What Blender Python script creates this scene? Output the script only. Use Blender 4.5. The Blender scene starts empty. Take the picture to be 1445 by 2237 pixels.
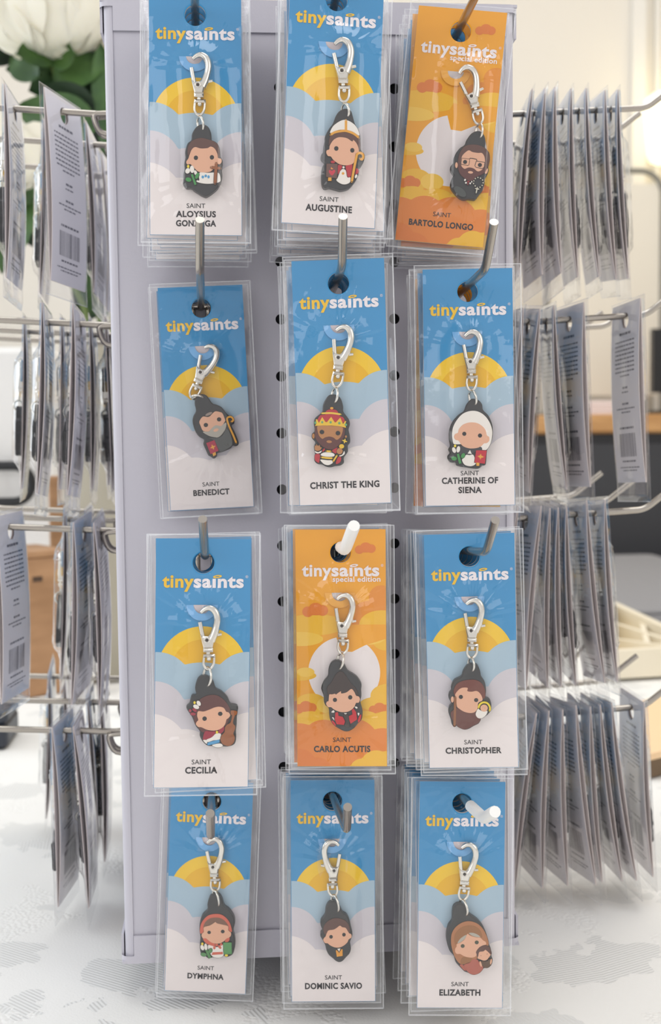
import bpy, bmesh, math, random
from mathutils import Vector, Matrix, Euler
from mathutils.geometry import tessellate_polygon

sc = bpy.context.scene
COL = sc.collection
random.seed(7)

# ------------------------------------------------------------------ camera
IMG_W, IMG_H, FPX = 1445.0, 2237.0, 2700.0
CAM = Vector((-0.040935, -0.554435, 0.238890))
PITCH, YAW, ROLL = 0.065408, 0.084200, -0.011922
_f = Vector((math.sin(YAW) * math.cos(PITCH), math.cos(YAW) * math.cos(PITCH), -math.sin(PITCH)))
_r = Vector((math.cos(YAW), -math.sin(YAW), 0.0))
_u = _r.cross(_f)
CR = _r * math.cos(ROLL) + _u * math.sin(ROLL)
CU = -_r * math.sin(ROLL) + _u * math.cos(ROLL)
cam_data = bpy.data.cameras.new('camera')
cam = bpy.data.objects.new('camera', cam_data)
COL.objects.link(cam)
cam.matrix_world = Matrix(((CR.x, CU.x, -_f.x, CAM.x), (CR.y, CU.y, -_f.y, CAM.y), (CR.z, CU.z, -_f.z, CAM.z), (0, 0, 0, 1)))
cam_data.sensor_fit = 'VERTICAL'
cam_data.sensor_height = 24.0
cam_data.lens = 24.0 * FPX / IMG_H
cam_data.clip_start = 0.01
cam_data.dof.use_dof = True
cam_data.dof.focus_distance = 0.500
cam_data.dof.aperture_fstop = 9.5
sc.camera = cam

# ------------------------------------------------------------------ view, world, lights
sc.view_settings.view_transform = 'Standard'
sc.view_settings.look = 'None'
sc.view_settings.exposure = 0.14
sc.view_settings.gamma = 1.0
sc.view_settings.use_curve_mapping = False
try:
    sc.cycles.transparent_max_bounces = 48
    sc.cycles.max_bounces = 10
    sc.cycles.use_denoising = True
except Exception:
    pass
world = bpy.data.worlds.new('world')
sc.world = world
world.use_nodes = True
world.node_tree.nodes['Background'].inputs[0].default_value = (0.98, 0.96, 0.96, 1)
world.node_tree.nodes['Background'].inputs[1].default_value = 0.74


def area(name, loc, target, sx, sy, power, color):
    d = bpy.data.lights.new(name, 'AREA')
    d.shape = 'RECTANGLE'
    d.size, d.size_y, d.energy, d.color = sx, sy, power, color
    o = bpy.data.objects.new(name, d)
    COL.objects.link(o)
    o.location = loc
    o.rotation_euler = (Vector(target) - Vector(loc)).to_track_quat('-Z', 'Y').to_euler()
    return o


area('window_daylight', (-2.0, 0.75, 1.0), (0, 0.25, 0.15), 1.5, 1.5, 20, (0.80, 0.90, 1.0))
area('ceiling_light_cool', (0.15, 0.25, 1.74), (0.1, 0.2, 0.0), 1.3, 1.0, 13, (0.92, 0.96, 1.0))
area('ceiling_light_warm', (1.0, 0.9, 1.72), (0.8, 0.8, 0.0), 0.9, 0.6, 5, (1.0, 0.86, 0.68))
area('wall_fill', (0.5, 1.6, 1.74), (0.5, 2.55, 0.7), 2.6, 0.3, 6, (1.0, 0.96, 0.90))  # added fill, out of view, only to brighten the back wall
area('fill_front_left', (-1.15, -1.25, 0.95), (0.1, 0.1, 0.2), 1.1, 0.9, 5, (0.97, 0.98, 1.0))  # added soft fill beside the camera, lifts the card backs and front faces
area('fill_front_right', (1.25, -1.15, 0.90), (-0.1, 0.1, 0.2), 1.0, 0.9, 4.3, (1.0, 0.96, 0.90))  # matching added fill on the other side, no fixture stands there

# ------------------------------------------------------------------ helpers


def ray(px, py):
    return _f + (px - IMG_W / 2) / FPX * CR - (py - IMG_H / 2) / FPX * CU


def at(px, py, Y):
    d = ray(px, py)
    return CAM + d * ((Y - CAM.y) / d.y)


def lin(c):
    return tuple((v / 255 / 12.92) if v / 255 <= 0.04045 else ((v / 255 + 0.055) / 1.055) ** 2.4 for v in c)


MATS = {}


def mat(name, rgb=None, rough=0.5, metal=0.0, spec=0.5, bump=None, coat=0.0):
    """Principled material from an sRGB colour; bump=(scale, strength) adds fine noise relief."""
    if name in MATS:
        return MATS[name]
    m = bpy.data.materials.new(name)
    m.use_nodes = True
    nt = m.node_tree
    b = nt.nodes['Principled BSDF']
    if rgb:
        b.inputs['Base Color'].default_value = (*lin(rgb), 1)
    b.inputs['Roughness'].default_value = rough
    b.inputs['Metallic'].default_value = metal
    b.inputs['Specular IOR Level'].default_value = spec
    b.inputs['Coat Weight'].default_value = coat
    if bump:
        tc = nt.nodes.new('ShaderNodeTexCoord')
        n = nt.nodes.new('ShaderNodeTexNoise')
        n.inputs['Scale'].default_value = bump[0]
        bp = nt.nodes.new('ShaderNodeBump')
        bp.inputs['Strength'].default_value = bump[1]
        bp.inputs['Distance'].default_value = 0.001
        nt.links.new(tc.outputs['Object'], n.inputs['Vector'])
        nt.links.new(n.outputs['Fac'], bp.inputs['Height'])
        nt.links.new(bp.outputs['Normal'], b.inputs['Normal'])
    MATS[name] = m
    return m


def film_material(name, haze, rough, tint, spec):
    m = bpy.data.materials.new(name)
    m.use_nodes = True
    nt = m.node_tree
    for n in list(nt.nodes):
        nt.nodes.remove(n)
    out = nt.nodes.new('ShaderNodeOutputMaterial')
    tr = nt.nodes.new('ShaderNodeBsdfTransparent')
    tr.inputs[0].default_value = (*tint, 1)
    df = nt.nodes.new('ShaderNodeBsdfDiffuse')
    df.inputs[0].default_value = (0.9, 0.92, 0.95, 1)
    gl = nt.nodes.new('ShaderNodeBsdfGlossy')
    gl.inputs['Roughness'].default_value = rough
    gl.inputs[0].default_value = (1, 1, 1, 1)
    tc = nt.nodes.new('ShaderNodeTexCoord')
    no = nt.nodes.new('ShaderNodeTexNoise')
    no.inputs['Scale'].default_value = 120
    no.inputs['Detail'].default_value = 3
    bp = nt.nodes.new('ShaderNodeBump')
    bp.inputs['Strength'].default_value = 0.14
    bp.inputs['Distance'].default_value = 0.0012
    nt.links.new(tc.outputs['Object'], no.inputs['Vector'])
    nt.links.new(no.outputs['Fac'], bp.inputs['Height'])
    nt.links.new(bp.outputs['Normal'], gl.inputs['Normal'])
    lw = nt.nodes.new('ShaderNodeLayerWeight')
    lw.inputs['Blend'].default_value = 0.5
    nt.links.new(bp.outputs['Normal'], lw.inputs['Normal'])
    pw = nt.nodes.new('ShaderNodeMath')
    pw.operation = 'POWER'
    pw.inputs[1].default_value = 5.0
    nt.links.new(lw.outputs['Facing'], pw.inputs[0])
    fr = nt.nodes.new('ShaderNodeMath')          # Schlick reflectance, the same from either side of the thin film
    fr.operation = 'MULTIPLY_ADD'
    fr.inputs[1].default_value = 0.80
    fr.inputs[2].default_value = 0.045
    nt.links.new(pw.outputs[0], fr.inputs[0])
    mu = nt.nodes.new('ShaderNodeMath')
    mu.operation = 'MULTIPLY'
    mu.use_clamp = True
    mu.inputs[1].default_value = spec
    nt.links.new(fr.outputs[0], mu.inputs[0])
    m1 = nt.nodes.new('ShaderNodeMixShader')
    m1.inputs[0].default_value = haze
    nt.links.new(tr.outputs[0], m1.inputs[1])
    nt.links.new(df.outputs[0], m1.inputs[2])
    m2 = nt.nodes.new('ShaderNodeMixShader')
    nt.links.new(mu.outputs[0], m2.inputs[0])
    nt.links.new(m1.outputs[0], m2.inputs[1])
    nt.links.new(gl.outputs[0], m2.inputs[2])
    nt.links.new(m2.outputs[0], out.inputs[0])
    MATS[name] = m
    return m


FILM = film_material('clear_film', 0.010, 0.07, (0.988, 0.989, 0.991), 1.15)
SEAM = film_material('film_seam', 0.36, 0.15, (0.98, 0.98, 0.99), 1.3)


def cr(pts, closed=True, n=5):
    """Catmull-Rom points through pts."""
    P = [Vector(p) for p in pts]
    N = len(P)
    out = []
    for i in range(N if closed else N - 1):
        p1, p2 = P[i], P[(i + 1) % N]
        p0 = P[(i - 1) % N] if closed or i > 0 else p1
        p3 = P[(i + 2) % N] if closed or i + 2 < N else p2
        for k in range(n):
            t = k / n
            out.append(0.5 * ((2 * p1) + (p2 - p0) * t + (2 * p0 - 5 * p1 + 4 * p2 - p3) * t * t + (3 * p1 - p0 - 3 * p2 + p3) * t ** 3))
    if not closed:
        out.append(P[-1])
    return out


def poly_area(p):
    return 0.5 * sum(p[i][0] * p[(i + 1) % len(p)][1] - p[(i + 1) % len(p)][0] * p[i][1] for i in range(len(p)))


def offset_poly(p, d):
    """grow (d>0) a counter-clockwise 2D polygon"""
    n = len(p)
    out = []
    for i in range(n):
        a, b, c = Vector(p[i - 1]), Vector(p[i]), Vector(p[(i + 1) % n])
        e1, e2 = b - a, c - b
        if e1.length < 1e-9 or e2.length < 1e-9:
            out.append(b)
            continue
        n1 = Vector((e1.y, -e1.x)).normalized()
        n2 = Vector((e2.y, -e2.x)).normalized()
        m = n1 + n2
        if m.length < 1e-4:
            m = n1
        m.normalize()
        out.append(b + m * d / max(0.5, m.dot(n1)))
    return out


class MB:
    """collects geometry, then links it as ONE mesh object"""

    def __init__(self):
        self.v, self.f, self.m, self.s = [], [], [], []

    def add(self, verts, faces, mi=0, smooth=False):
        o = len(self.v)
        self.v += [tuple(q) for q in verts]
        for f in faces:
            self.f.append(tuple(o + i for i in f))
            self.m.append(mi)
            self.s.append(smooth)

    def box(self, x0, x1, y0, y1, z0, z1, mi=0, M=None):
        v = [Vector((x, y, z)) for z in (z0, z1) for y in (y0, y1) for x in (x0, x1)]
        if M:
            v = [M @ q for q in v]
        self.add(v, [(0, 2, 3, 1), (4, 5, 7, 6), (0, 1, 5, 4), (2, 6, 7, 3), (0, 4, 6, 2), (1, 3, 7, 5)], mi)

    def rbox(self, x0, x1, y0, y1, z0, z1, r, mi=0, M=None):
        """box with its vertical edges rounded and its rims bevelled"""
        p = []
        for cx, cy, a0 in ((x1 - r, y1 - r, 0), (x0 + r, y1 - r, 90), (x0 + r, y0 + r, 180), (x1 - r, y0 + r, 270)):
            for k in range(5):
                a = math.radians(a0 + k * 22.5)
                p.append(Vector((cx + r * math.cos(a), cy + r * math.sin(a))))
        b = min(r, (z1 - z0) * 0.25) * 0.6
        q = offset_poly(p, -b)
        rings = [(q, z0), (p, z0 + b), (p, z1 - b), (q, z1)]
        V, F, n = [], [], len(p)
        for ring, z in rings:
            V += [Vector((a.x, a.y, z)) for a in ring]
        for k in range(3):
            for i in range(n):
                j = (i + 1) % n
                F.append((k * n + i, k * n + j, (k + 1) * n + j, (k + 1) * n + i))
        F.append(tuple(range(n - 1, -1, -1)))
        F.append(tuple(3 * n + i for i in range(n)))
        if M:
            V = [M @ a for a in V]
        self.add(V, F, mi)

    def tube(self, pts, r, mi=0, seg=10, caps=True, closed=False):
        P = [Vector(p) for p in pts]
        n = len(P)
        R = r if isinstance(r, (list, tuple)) else [r] * n
        V, F = [], []
        ref = None
        for i in range(n):
            if closed:
                t = P[(i + 1) % n] - P[i - 1]
            else:
                t = P[min(i + 1, n - 1)] - P[max(i - 1, 0)]
            t.normalize()
            if ref is None:
                ref = Vector((0, 0, 1)) if abs(t.z) < 0.9 else Vector((1, 0, 0))
            a = (ref - t * ref.dot(t)).normalized()
            b = t.cross(a)
            ref = a
            for k in range(seg):
                an = 2 * math.pi * k / seg
                V.append(P[i] + (a * math.cos(an) + b * math.sin(an)) * R[i])
        for i in range(n if closed else n - 1):
            j = (i + 1) % n
            for k in range(seg):
                l = (k + 1) % seg
                F.append((i * seg + k, i * seg + l, j * seg + l, j * seg + k))
        self.add(V, F, mi, True)
        if caps and not closed:
            self.add([V[k] for k in range(seg)], [tuple(range(seg - 1, -1, -1))], mi)
            self.add([V[(n - 1) * seg + k] for k in range(seg)], [tuple(range(seg))], mi)

    def ball(self, c, r, mi=0, sc_=(1, 1, 1), n=10):
        V, F = [], []
        c = Vector(c)
        for i in range(n + 1):
            th = math.pi * i / n
            for k in range(n * 2):
                ph = math.pi * k / n
                V.append(c + Vector((r * sc_[0] * math.sin(th) * math.cos(ph), r * sc_[1] * math.sin(th) * math.sin(ph), r * sc_[2] * math.cos(th))))
        w = 2 * n
        for i in range(n):
            for k in range(w):
                F.append((i * w + k, (i + 1) * w + k, (i + 1) * w + (k + 1) % w, i * w + (k + 1) % w))
        self.add(V, F, mi, True)

    def lathe(self, prof, c, mi=0, seg=32):
        V, F = [], []
        for r, z in prof:
            for k in range(seg):
                a = 2 * math.pi * k / seg
                V.append((c[0] + r * math.cos(a), c[1] + r * math.sin(a), c[2] + z))
        for i in range(len(prof) - 1):
            for k in range(seg):
                l = (k + 1) % seg
                F.append((i * seg + k, i * seg + l, (i + 1) * seg + l, (i + 1) * seg + k))
        self.add(V, F, mi, True)

    def prism(self, p, y0, y1, mi=0, bev=0.0, mi_side=None):
        """2D polygon (x,z) extruded from depth y0 (back) to y1 (front, smaller y), front rim bevelled"""
        p = [Vector((q[0], q[1])) for q in p]
        if poly_area(p) < 0:
            p = p[::-1]
        n = len(p)
        if mi_side is None:
            mi_side = mi
        rings = [(p, y0), (p, y1 + bev), (offset_poly(p, -bev), y1)] if bev > 0 else [(p, y0), (p, y1)]
        V, F = [], []
        for ring, y in rings:
            V += [Vector((a.x, y, a.y)) for a in ring]
        for k in range(len(rings) - 1):
            for i in range(n):
                j = (i + 1) % n
                F.append((k * n + i, k * n + j, (k + 1) * n + j, (k + 1) * n + i))
        self.add(V, F, mi_side)
        last = [V[(len(rings) - 1) * n + i] for i in range(n)]
        tri = tessellate_polygon([[Vector((a.x, a.z, 0)) for a in last]])
        self.add(last, [t if (last[t[1]] - last[t[0]]).cross(last[t[2]] - last[t[0]]).y < 0 else t[::-1] for t in tri], mi)
        self.add(V[:n], [tuple(range(n - 1, -1, -1))], mi_side)

    def flat(self, p, y, mi=0, holes=()):
        """flat polygon (x,z) at depth y facing -y"""
        loops = [[Vector((q[0], q[1], 0)) for q in l] for l in (p, *holes)]
        allv = [Vector((a.x, y, a.y)) for l in loops for a in l]
        tri = tessellate_polygon(loops)
        self.add(allv, [t if (allv[t[1]] - allv[t[0]]).cross(allv[t[2]] - allv[t[0]]).y < 0 else t[::-1] for t in tri], mi)

    def mesh(self, name, mats):
        me = bpy.data.meshes.new(name)
        me.from_pydata(self.v, [], self.f)
        for m in mats:
            me.materials.append(m)
        me.polygons.foreach_set('material_index', self.m)
        me.polygons.foreach_set('use_smooth', self.s)
        me.update()
        return me

    def build(self, name, mats, parent=None, loc=None):
        if not isinstance(mats, (list, tuple)):
            mats = [mats]
        o = bpy.data.objects.new(name, self.mesh(name, mats))
        COL.objects.link(o)
        if parent:
            o.parent = parent
        if loc is not None:
            o.location = loc
        return o


def tag(o, label=None, cat=None, group=None, kind=None):
    if label:
        o['label'] = label
    if cat:
        o['category'] = cat
    if group:
        o['group'] = group
    if kind:
        o['kind'] = kind
    return o


def empty(name, loc=(0, 0, 0), rot=(0, 0, 0)):
    o = bpy.data.objects.new(name, None)
    o.empty_display_size = 0.01
    COL.objects.link(o)
    o.location = loc
    o.rotation_euler = rot
    return o


def circle(cx, cz, r, n=28, a0=0, a1=360):
    m = n if a1 - a0 >= 360 else n + 1
    return [(cx + r * math.cos(math.radians(a0 + (a1 - a0) * k / n)), cz + r * math.sin(math.radians(a0 + (a1 - a0) * k / n))) for k in range(m)]


def text_tris(body, bold=0.0):
    """triangles of a line of lettering, scaled to unit cap height"""
    cu = bpy.data.curves.new('lettering', 'FONT')
    cu.body = body
    cu.size = 1.0
    cu.offset = bold
    cu.space_character = 1.0 + bold * 2.2
    cu.resolution_u = 3
    ob = bpy.data.objects.new('lettering', cu)
    COL.objects.link(ob)
    dg = bpy.context.evaluated_depsgraph_get()
    me = bpy.data.meshes.new_from_object(ob.evaluated_get(dg))
    V = [(v.co.x, v.co.y) for v in me.vertices]
    F = [tuple(p.vertices) for p in me.polygons]
    bpy.data.objects.remove(ob)
    bpy.data.curves.remove(cu)
    bpy.data.meshes.remove(me)
    return V, F


def put_text(mb, body, cx, z, width, cap, y, mi, bold=0.0, align='c'):
    """lettering with its baseline at height z; width in metres, cap height fixes the vertical scale"""
    V, F = text_tris(body, bold)
    x0, x1 = min(v[0] for v in V), max(v[0] for v in V)
    s = width / (x1 - x0)
    capu = 0.729
    sy = cap / capu
    ox = {'c': cx - width / 2, 'l': cx, 'r': cx - width}[align]
    mb.add([(ox + (vx - x0) * s, y, z + vy * sy) for vx, vy in V], F, mi)


# ------------------------------------------------------------------ room shell
ZT = -0.020          # height of the tablecloth
M_wall = mat('wall_paint', (238, 233, 224), 0.85, bump=(60, 0.05))
M_white = mat('white_paint', (240, 238, 233), 0.6)


def struct(name, o):
    o.name = name
    o['kind'] = 'structure'
    return o


def slab(name, x0, x1, y0, y1, z0, z1, m):
    b = MB()
    b.box(x0, x1, y0, y1, z0, z1)
    return struct(name, b.build(name, m))


slab('floor', -2.4, 2.4, -2.2, 2.6, -0.82, -0.77, mat('floor_boards', (150, 140, 128), 0.5))
slab('wall_back', -2.4, 2.4, 2.6, 2.68, -0.77, 1.80, M_wall)
slab('wall_right', 2.4, 2.48, -2.2, 2.68, -0.77, 1.80, M_wall)
slab('ceiling', -2.4, 2.4, -0.4, 2.6, 1.80, 1.86, M_white)
b = MB()
for z0, z1, y0, y1 in ((-0.77, 0.15, -2.2, 2.68), (1.78, 1.80, -2.2, 2.68), (0.15, 1.78, -2.2, -0.15), (0.15, 1.78, 1.65, 2.68)):
    b.box(-2.48, -2.4, y0, y1, z0, z1)
struct('wall_left', b.build('wall_left', M_wall))
b = MB()
for z0, z1, y0, y1 in ((0.15, 0.20, -0.15, 1.65), (1.73, 1.78, -0.15, 1.65), (0.2, 1.73, -0.15, -0.1), (0.2, 1.73, 1.6, 1.65), (0.2, 1.73, 0.73, 0.77)):
    b.box(-2.47, -2.41, y0, y1, z0, z1)
struct('window_1', b.build('window_1', M_white))
# door leaf and its casing on the back wall, behind the lamp
pa, pb = at(1385, 60, 2.57), at(1437, 60, 2.57)
b = MB()
b.box(pa.x, pa.x + 0.035, 2.575, 2.6, -0.77, 1.45)
b.box(pa.x, pa.x + 0.9, 2.575, 2.6, 1.45, 1.49)
b.box(pb.x, pb.x + 0.012, 2.582, 2.6, -0.77, 1.45)
struct('trim_1', b.build('trim_1', M_white))

# ------------------------------------------------------------------ table and cloth
b = MB()
b.rbox(-1.15, 1.35, -0.75, 1.75, -0.055, -0.025, 0.01)
table = empty('table', (0.1, 0.5, -0.77))
tag(table, 'large table entirely covered by a white damask tablecloth', 'table')
o = b.build('tabletop', mat('table_wood', (120, 90, 60), 0.5), table, (-0.1, -0.5, 0.77))
for sx in (-1.1, 1.28):
    for sy in (-0.7, 1.68):
        b = MB()
        b.rbox(sx - 0.03, sx + 0.03, sy - 0.03, sy + 0.03, -0.77, -0.055, 0.006)
        b.build('leg', MATS['table_wood'], table, (-0.1, -0.5, 0.77))


def damask():
    m = bpy.data.materials.new('damask_cloth')
    m.use_nodes = True
    nt = m.node_tree
    N, L = nt.nodes, nt.links
    bs = N['Principled BSDF']
    bs.inputs['Specular IOR Level'].default_value = 0.3
    tc = N.new('ShaderNodeTexCoord')

    def node(t, **k):
        n = N.new(t)
        for a, v in k.items():
            setattr(n, a, v)
        return n

    def math_(op, a, b_=None):
        n = node('ShaderNodeMath', operation=op)
        for i, q in enumerate((a, b_)):
            if q is None:
                continue
            if isinstance(q, (int, float)):
                n.inputs[i].default_value = q
            else:
                L.new(q, n.inputs[i])
        return n.outputs[0]

    # jagged woven leaves: distorted cells, striped inside
    no = node('ShaderNodeTexNoise')
    no.inputs['Scale'].default_value = 48
    no.inputs['Detail'].default_value = 3
    L.new(tc.outputs['Object'], no.inputs['Vector'])
    mixv = node('ShaderNodeMixRGB', blend_type='ADD')
    mixv.inputs[0].default_value = 0.05
    L.new(tc.outputs['Object'], mixv.inputs[1])
    L.new(no.outputs['Color'], mixv.inputs[2])
    vo = node('ShaderNodeTexVoronoi', feature='F1')
    vo.inputs['Scale'].default_value = 20
    L.new(mixv.outputs[0], vo.inputs['Vector'])
    leaf = math_('LESS_THAN', vo.outputs['Distance'], 0.43)
    seed = node('ShaderNodeSeparateColor')
    L.new(vo.outputs['Color'], seed.inputs[0])
    pick = math_('GREATER_THAN', seed.outputs[0], 0.22)
    leaf = math_('MULTIPLY', leaf, pick)
    # stripe direction differs per leaf
    sep = node('ShaderNodeSeparateXYZ')
    L.new(tc.outputs['Object'], sep.inputs[0])
    ang = math_('MULTIPLY', seed.outputs[1], 6.28)
    sx = math_('MULTIPLY', sep.outputs[0], math_('COSINE', ang))
    sy = math_('MULTIPLY', sep.outputs[1], math_('SINE', ang))
    st = math_('SINE', math_('MULTIPLY', math_('ADD', sx, sy), 3100))
    stripes = math_('MULTIPLY', leaf, st)
    # beaded vine knots between the leaves
    vb = node('ShaderNodeTexVoronoi', feature='F1')
    vb.inputs['Scale'].default_value = 420
    L.new(tc.outputs['Object'], vb.inputs['Vector'])
    n2 = node('ShaderNodeTexNoise')
    n2.inputs['Scale'].default_value = 17
    L.new(tc.outputs['Object'], n2.inputs['Vector'])
    vine = math_('GREATER_THAN', n2.outputs['Fac'], 0.565)
    vine = math_('MULTIPLY', vine, math_('SUBTRACT', 1.0, leaf))
    bead = math_('MULTIPLY', vine, math_('SUBTRACT', 0.55, vb.outputs['Distance']))
    h = math_('ADD', math_('MULTIPLY', stripes, 0.30), math_('MULTIPLY', bead, 1.5))
    weave = node('ShaderNodeTexNoise')
    weave.inputs['Scale'].default_value = 900
    L.new(tc.outputs['Object'], weave.inputs['Vector'])
    h = math_('ADD', h, math_('MULTIPLY', weave.outputs['Fac'], 0.35))
    bp = node('ShaderNodeBump')
    bp.inputs['Strength'].default_value = 0.42
    bp.inputs['Distance'].default_value = 0.0008
    L.new(h, bp.inputs['Height'])
    L.new(bp.outputs['Normal'], bs.inputs['Normal'])
    c = node('ShaderNodeMixRGB')
    c.inputs[1].default_value = (*lin((236, 235, 232)), 1)
    c.inputs[2].default_value = (*lin((225, 225, 223)), 1)
    L.new(leaf, c.inputs[0])
    L.new(c.outputs[0], bs.inputs['Base Color'])
    r = math_('SUBTRACT', 0.75, math_('MULTIPLY', leaf, 0.2))
    L.new(r, bs.inputs['Roughness'])
    return m


b = MB()
nx, ny = 60, 60
V = []
for j in range(ny + 1):
    for i in range(nx + 1):
        x, y = -1.2 + 2.6 * i / nx, -0.8 + 2.6 * j / ny
        V.append((x, y, ZT + 0.0006 * math.sin(x * 9 + y * 4) + 0.0005 * math.sin(y * 13 - x * 3)))
b.add(V, [(j * (nx + 1) + i, j * (nx + 1) + i + 1, (j + 1) * (nx + 1) + i + 1, (j + 1) * (nx + 1) + i) for j in range(ny) for i in range(nx)], 0, True)
ring = [(i, 0) for i in range(nx)] + [(nx, j) for j in range(ny)] + [(nx - i, ny) for i in range(nx)] + [(0, ny - j) for j in range(ny)]
Vs = []
for k, (i, j) in enumerate(ring):
    x, y, z = V[j * (nx + 1) + i]
    w = 0.015 * math.sin(k * 0.9)
    ox = -1 if i == 0 else (1 if i == nx else 0)
    oy = -1 if j == 0 else (1 if j == ny else 0)
    Vs += [(x, y, z), (x + ox * (0.02 + w), y + oy * (0.02 + w), -0.30)]
n = len(ring)
b.add(Vs, [(2 * k, 2 * k + 1, 2 * ((k + 1) % n) + 1, 2 * ((k + 1) % n)) for k in range(n)], 0, True)
tag(b.build('tablecloth', damask()), 'white damask tablecloth with a woven leaf pattern under the display stand', 'tablecloth')

# ------------------------------------------------------------------ things on the table and counter behind the stand


def onz(px, py, z):
    d = ray(px, py)
    return CAM + d * ((z - CAM.z) / d.z)


def wood_mat(name, c1, c2, scale):
    m = mat(name, c1, 0.55)
    nt = m.node_tree
    tc = nt.nodes.new('ShaderNodeTexCoord')
    mp = nt.nodes.new('ShaderNodeMapping')
    mp.inputs['Scale'].default_value = scale
    no = nt.nodes.new('ShaderNodeTexNoise')
    no.inputs['Scale'].default_value = 5
    no.inputs['Detail'].default_value = 6
    rp = nt.nodes.new('ShaderNodeValToRGB')
    rp.color_ramp.elements[0].position, rp.color_ramp.elements[1].position = 0.35, 0.65
    rp.color_ramp.elements[0].color = (*lin(c2), 1)
    rp.color_ramp.elements[1].color = (*lin(c1), 1)
    nt.links.new(tc.outputs['Object'], mp.inputs[0])
    nt.links.new(mp.outputs[0], no.inputs['Vector'])
    nt.links.new(no.outputs['Fac'], rp.inputs[0])
    nt.links.new(rp.outputs[0], nt.nodes['Principled BSDF'].inputs['Base Color'])
    return m


M_pine = wood_mat('pine', (182, 140, 102), (160, 120, 84), (3, 3, 14))
M_oak = wood_mat('counter_oak', (206, 158, 104), (184, 136, 84), (2, 12, 12))

# white box with a black loop handle
pa, pb = at(112, 757, .95), at(112, 1175, .95)
bw = .20
t = empty('storage_box', (pa.x - bw / 2, 1.05, ZT))
tag(t, 'white storage box with a black loop handle, beside the wooden crate', 'box')
b = MB()
b.rbox(-bw / 2, bw / 2, -.10, .12, 0.0008, pa.z - ZT, .012)
b.build('body', mat('white_plastic', (242, 241, 240), .4), t)
hc = at(-18, 1058, .93)
b = MB()
hw, hh = .030, .0215
pts = [(hw * sx + hh * math.cos(a), 0, hh * math.sin(a)) for sx, a0 in ((1, -90), (-1, 90)) for a in [math.radians(a0 + 15 * k) for k in range(13)]]
b.tube(pts, .0056, 0, 12, closed=True)
for s in (-1, 1):
    b.tube([(s * .02, 0, hh), (s * .02, .022, hh)], .004, 0, 10)
b.build('handle', mat('black_handle', (28, 30, 34), .35), t, (hc.x - t.location.x - .005, hc.y - t.location.y + .001, hc.z - ZT))

# wooden crate standing cornerwise
cp = onz(62, 1527, ZT)
ct = at(62, 1206, cp.y).z - ZT
t = empty('wooden_crate', (cp.x, cp.y, ZT), (0, 0, math.radians(33)))
tag(t, 'light pine wooden crate with a small dark mark, behind the peony-side hooks', 'crate')
b = MB()
b.rbox(0, .046, 0, .075, .001, ct - .006, .002)
b.build('body', M_pine, t)
b = MB()
b.rbox(-.002, .048, -.002, .077, ct - .006, ct, .002)
b.build('lid', M_pine, t)
b = MB()
b.box(.008, .018, -.0006, -.0001, ct - .030, ct - .025)
tag(b.build('printed_mark', mat('dark_print', (78, 58, 44), .6), t), 'small dark printed mark')
pa, pb = at(108, 1200, .84), at(141, 1040, .84)
t = empty('wooden_post', ((pa.x + pb.x) / 2, .85, ZT))
tag(t, 'upright pine post on a square foot, between white box and beige vase', 'post')
w = (pb.x - pa.x) / 2
b = MB()
b.rbox(-w, w, -.008, .008, .012, pb.z - ZT, .003)
b.build('upright', M_pine, t)
b = MB()
b.rbox(-w * 1.7, w * 1.7, -.03, .03, .0008, .012, .004)
b.build('foot', M_pine, t)
# small dark box at the picture edge
dp = onz(17, 1640, ZT)
t = empty('lidded_tin', (dp.x - .03, dp.y + .03, ZT))
tag(t, 'small dark charcoal tin on the tablecloth near the lowest peony-side hook', 'tin')
th = at(17, 1553, dp.y).z - ZT
b = MB()
b.rbox(-.03, .03, -.03, .03, .0008, th * .7, .006)
b.build('body', mat('charcoal_tin', (52, 56, 66), .45), t)
b = MB()
b.rbox(-.031, .031, -.031, .031, th * .7, th, .006)
b.build('lid', mat('charcoal_tin', (52, 56, 66), .45), t)

# beige vase with white artificial peonies
VY = .76
vc = at(228, 1100, VY)
vtop = at(228, 742, VY).z - ZT
t = tag(empty('vase', (vc.x, VY, ZT)), 'tall beige ceramic vase holding the white peonies, behind the stand', 'vase')
b = MB()
b.lathe([(0, .001), (.030, .001), (.034, .006), (.040, .06), (.043, .14), (.040, .22), (.034, vtop - .03), (.033, vtop - .006), (.036, vtop), (.034, vtop), (.031, vtop - .01), (.031, .10), (0, .10)], (0, 0, 0), 0, 40)
b.build('body', mat('beige_glaze', (172, 166, 150), .35), t)
M_petal = mat('petal', (246, 242, 226), .6)
M_petal.node_tree.nodes['Principled BSDF'].inputs['Subsurface Weight'].default_value = .15
M_petal.node_tree.nodes['Principled BSDF'].inputs['Subsurface Radius'].default_value = (.01, .008, .004)
M_leaf = wood_mat('leaf_green', (74, 108, 50), (40, 72, 38), (6, 6, 6))
M_leafd = wood_mat('leaf_dark', (36, 62, 36), (18, 36, 24), (6, 6, 6))
M_stem = mat('stem_green', (110, 128, 74), .6)


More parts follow.
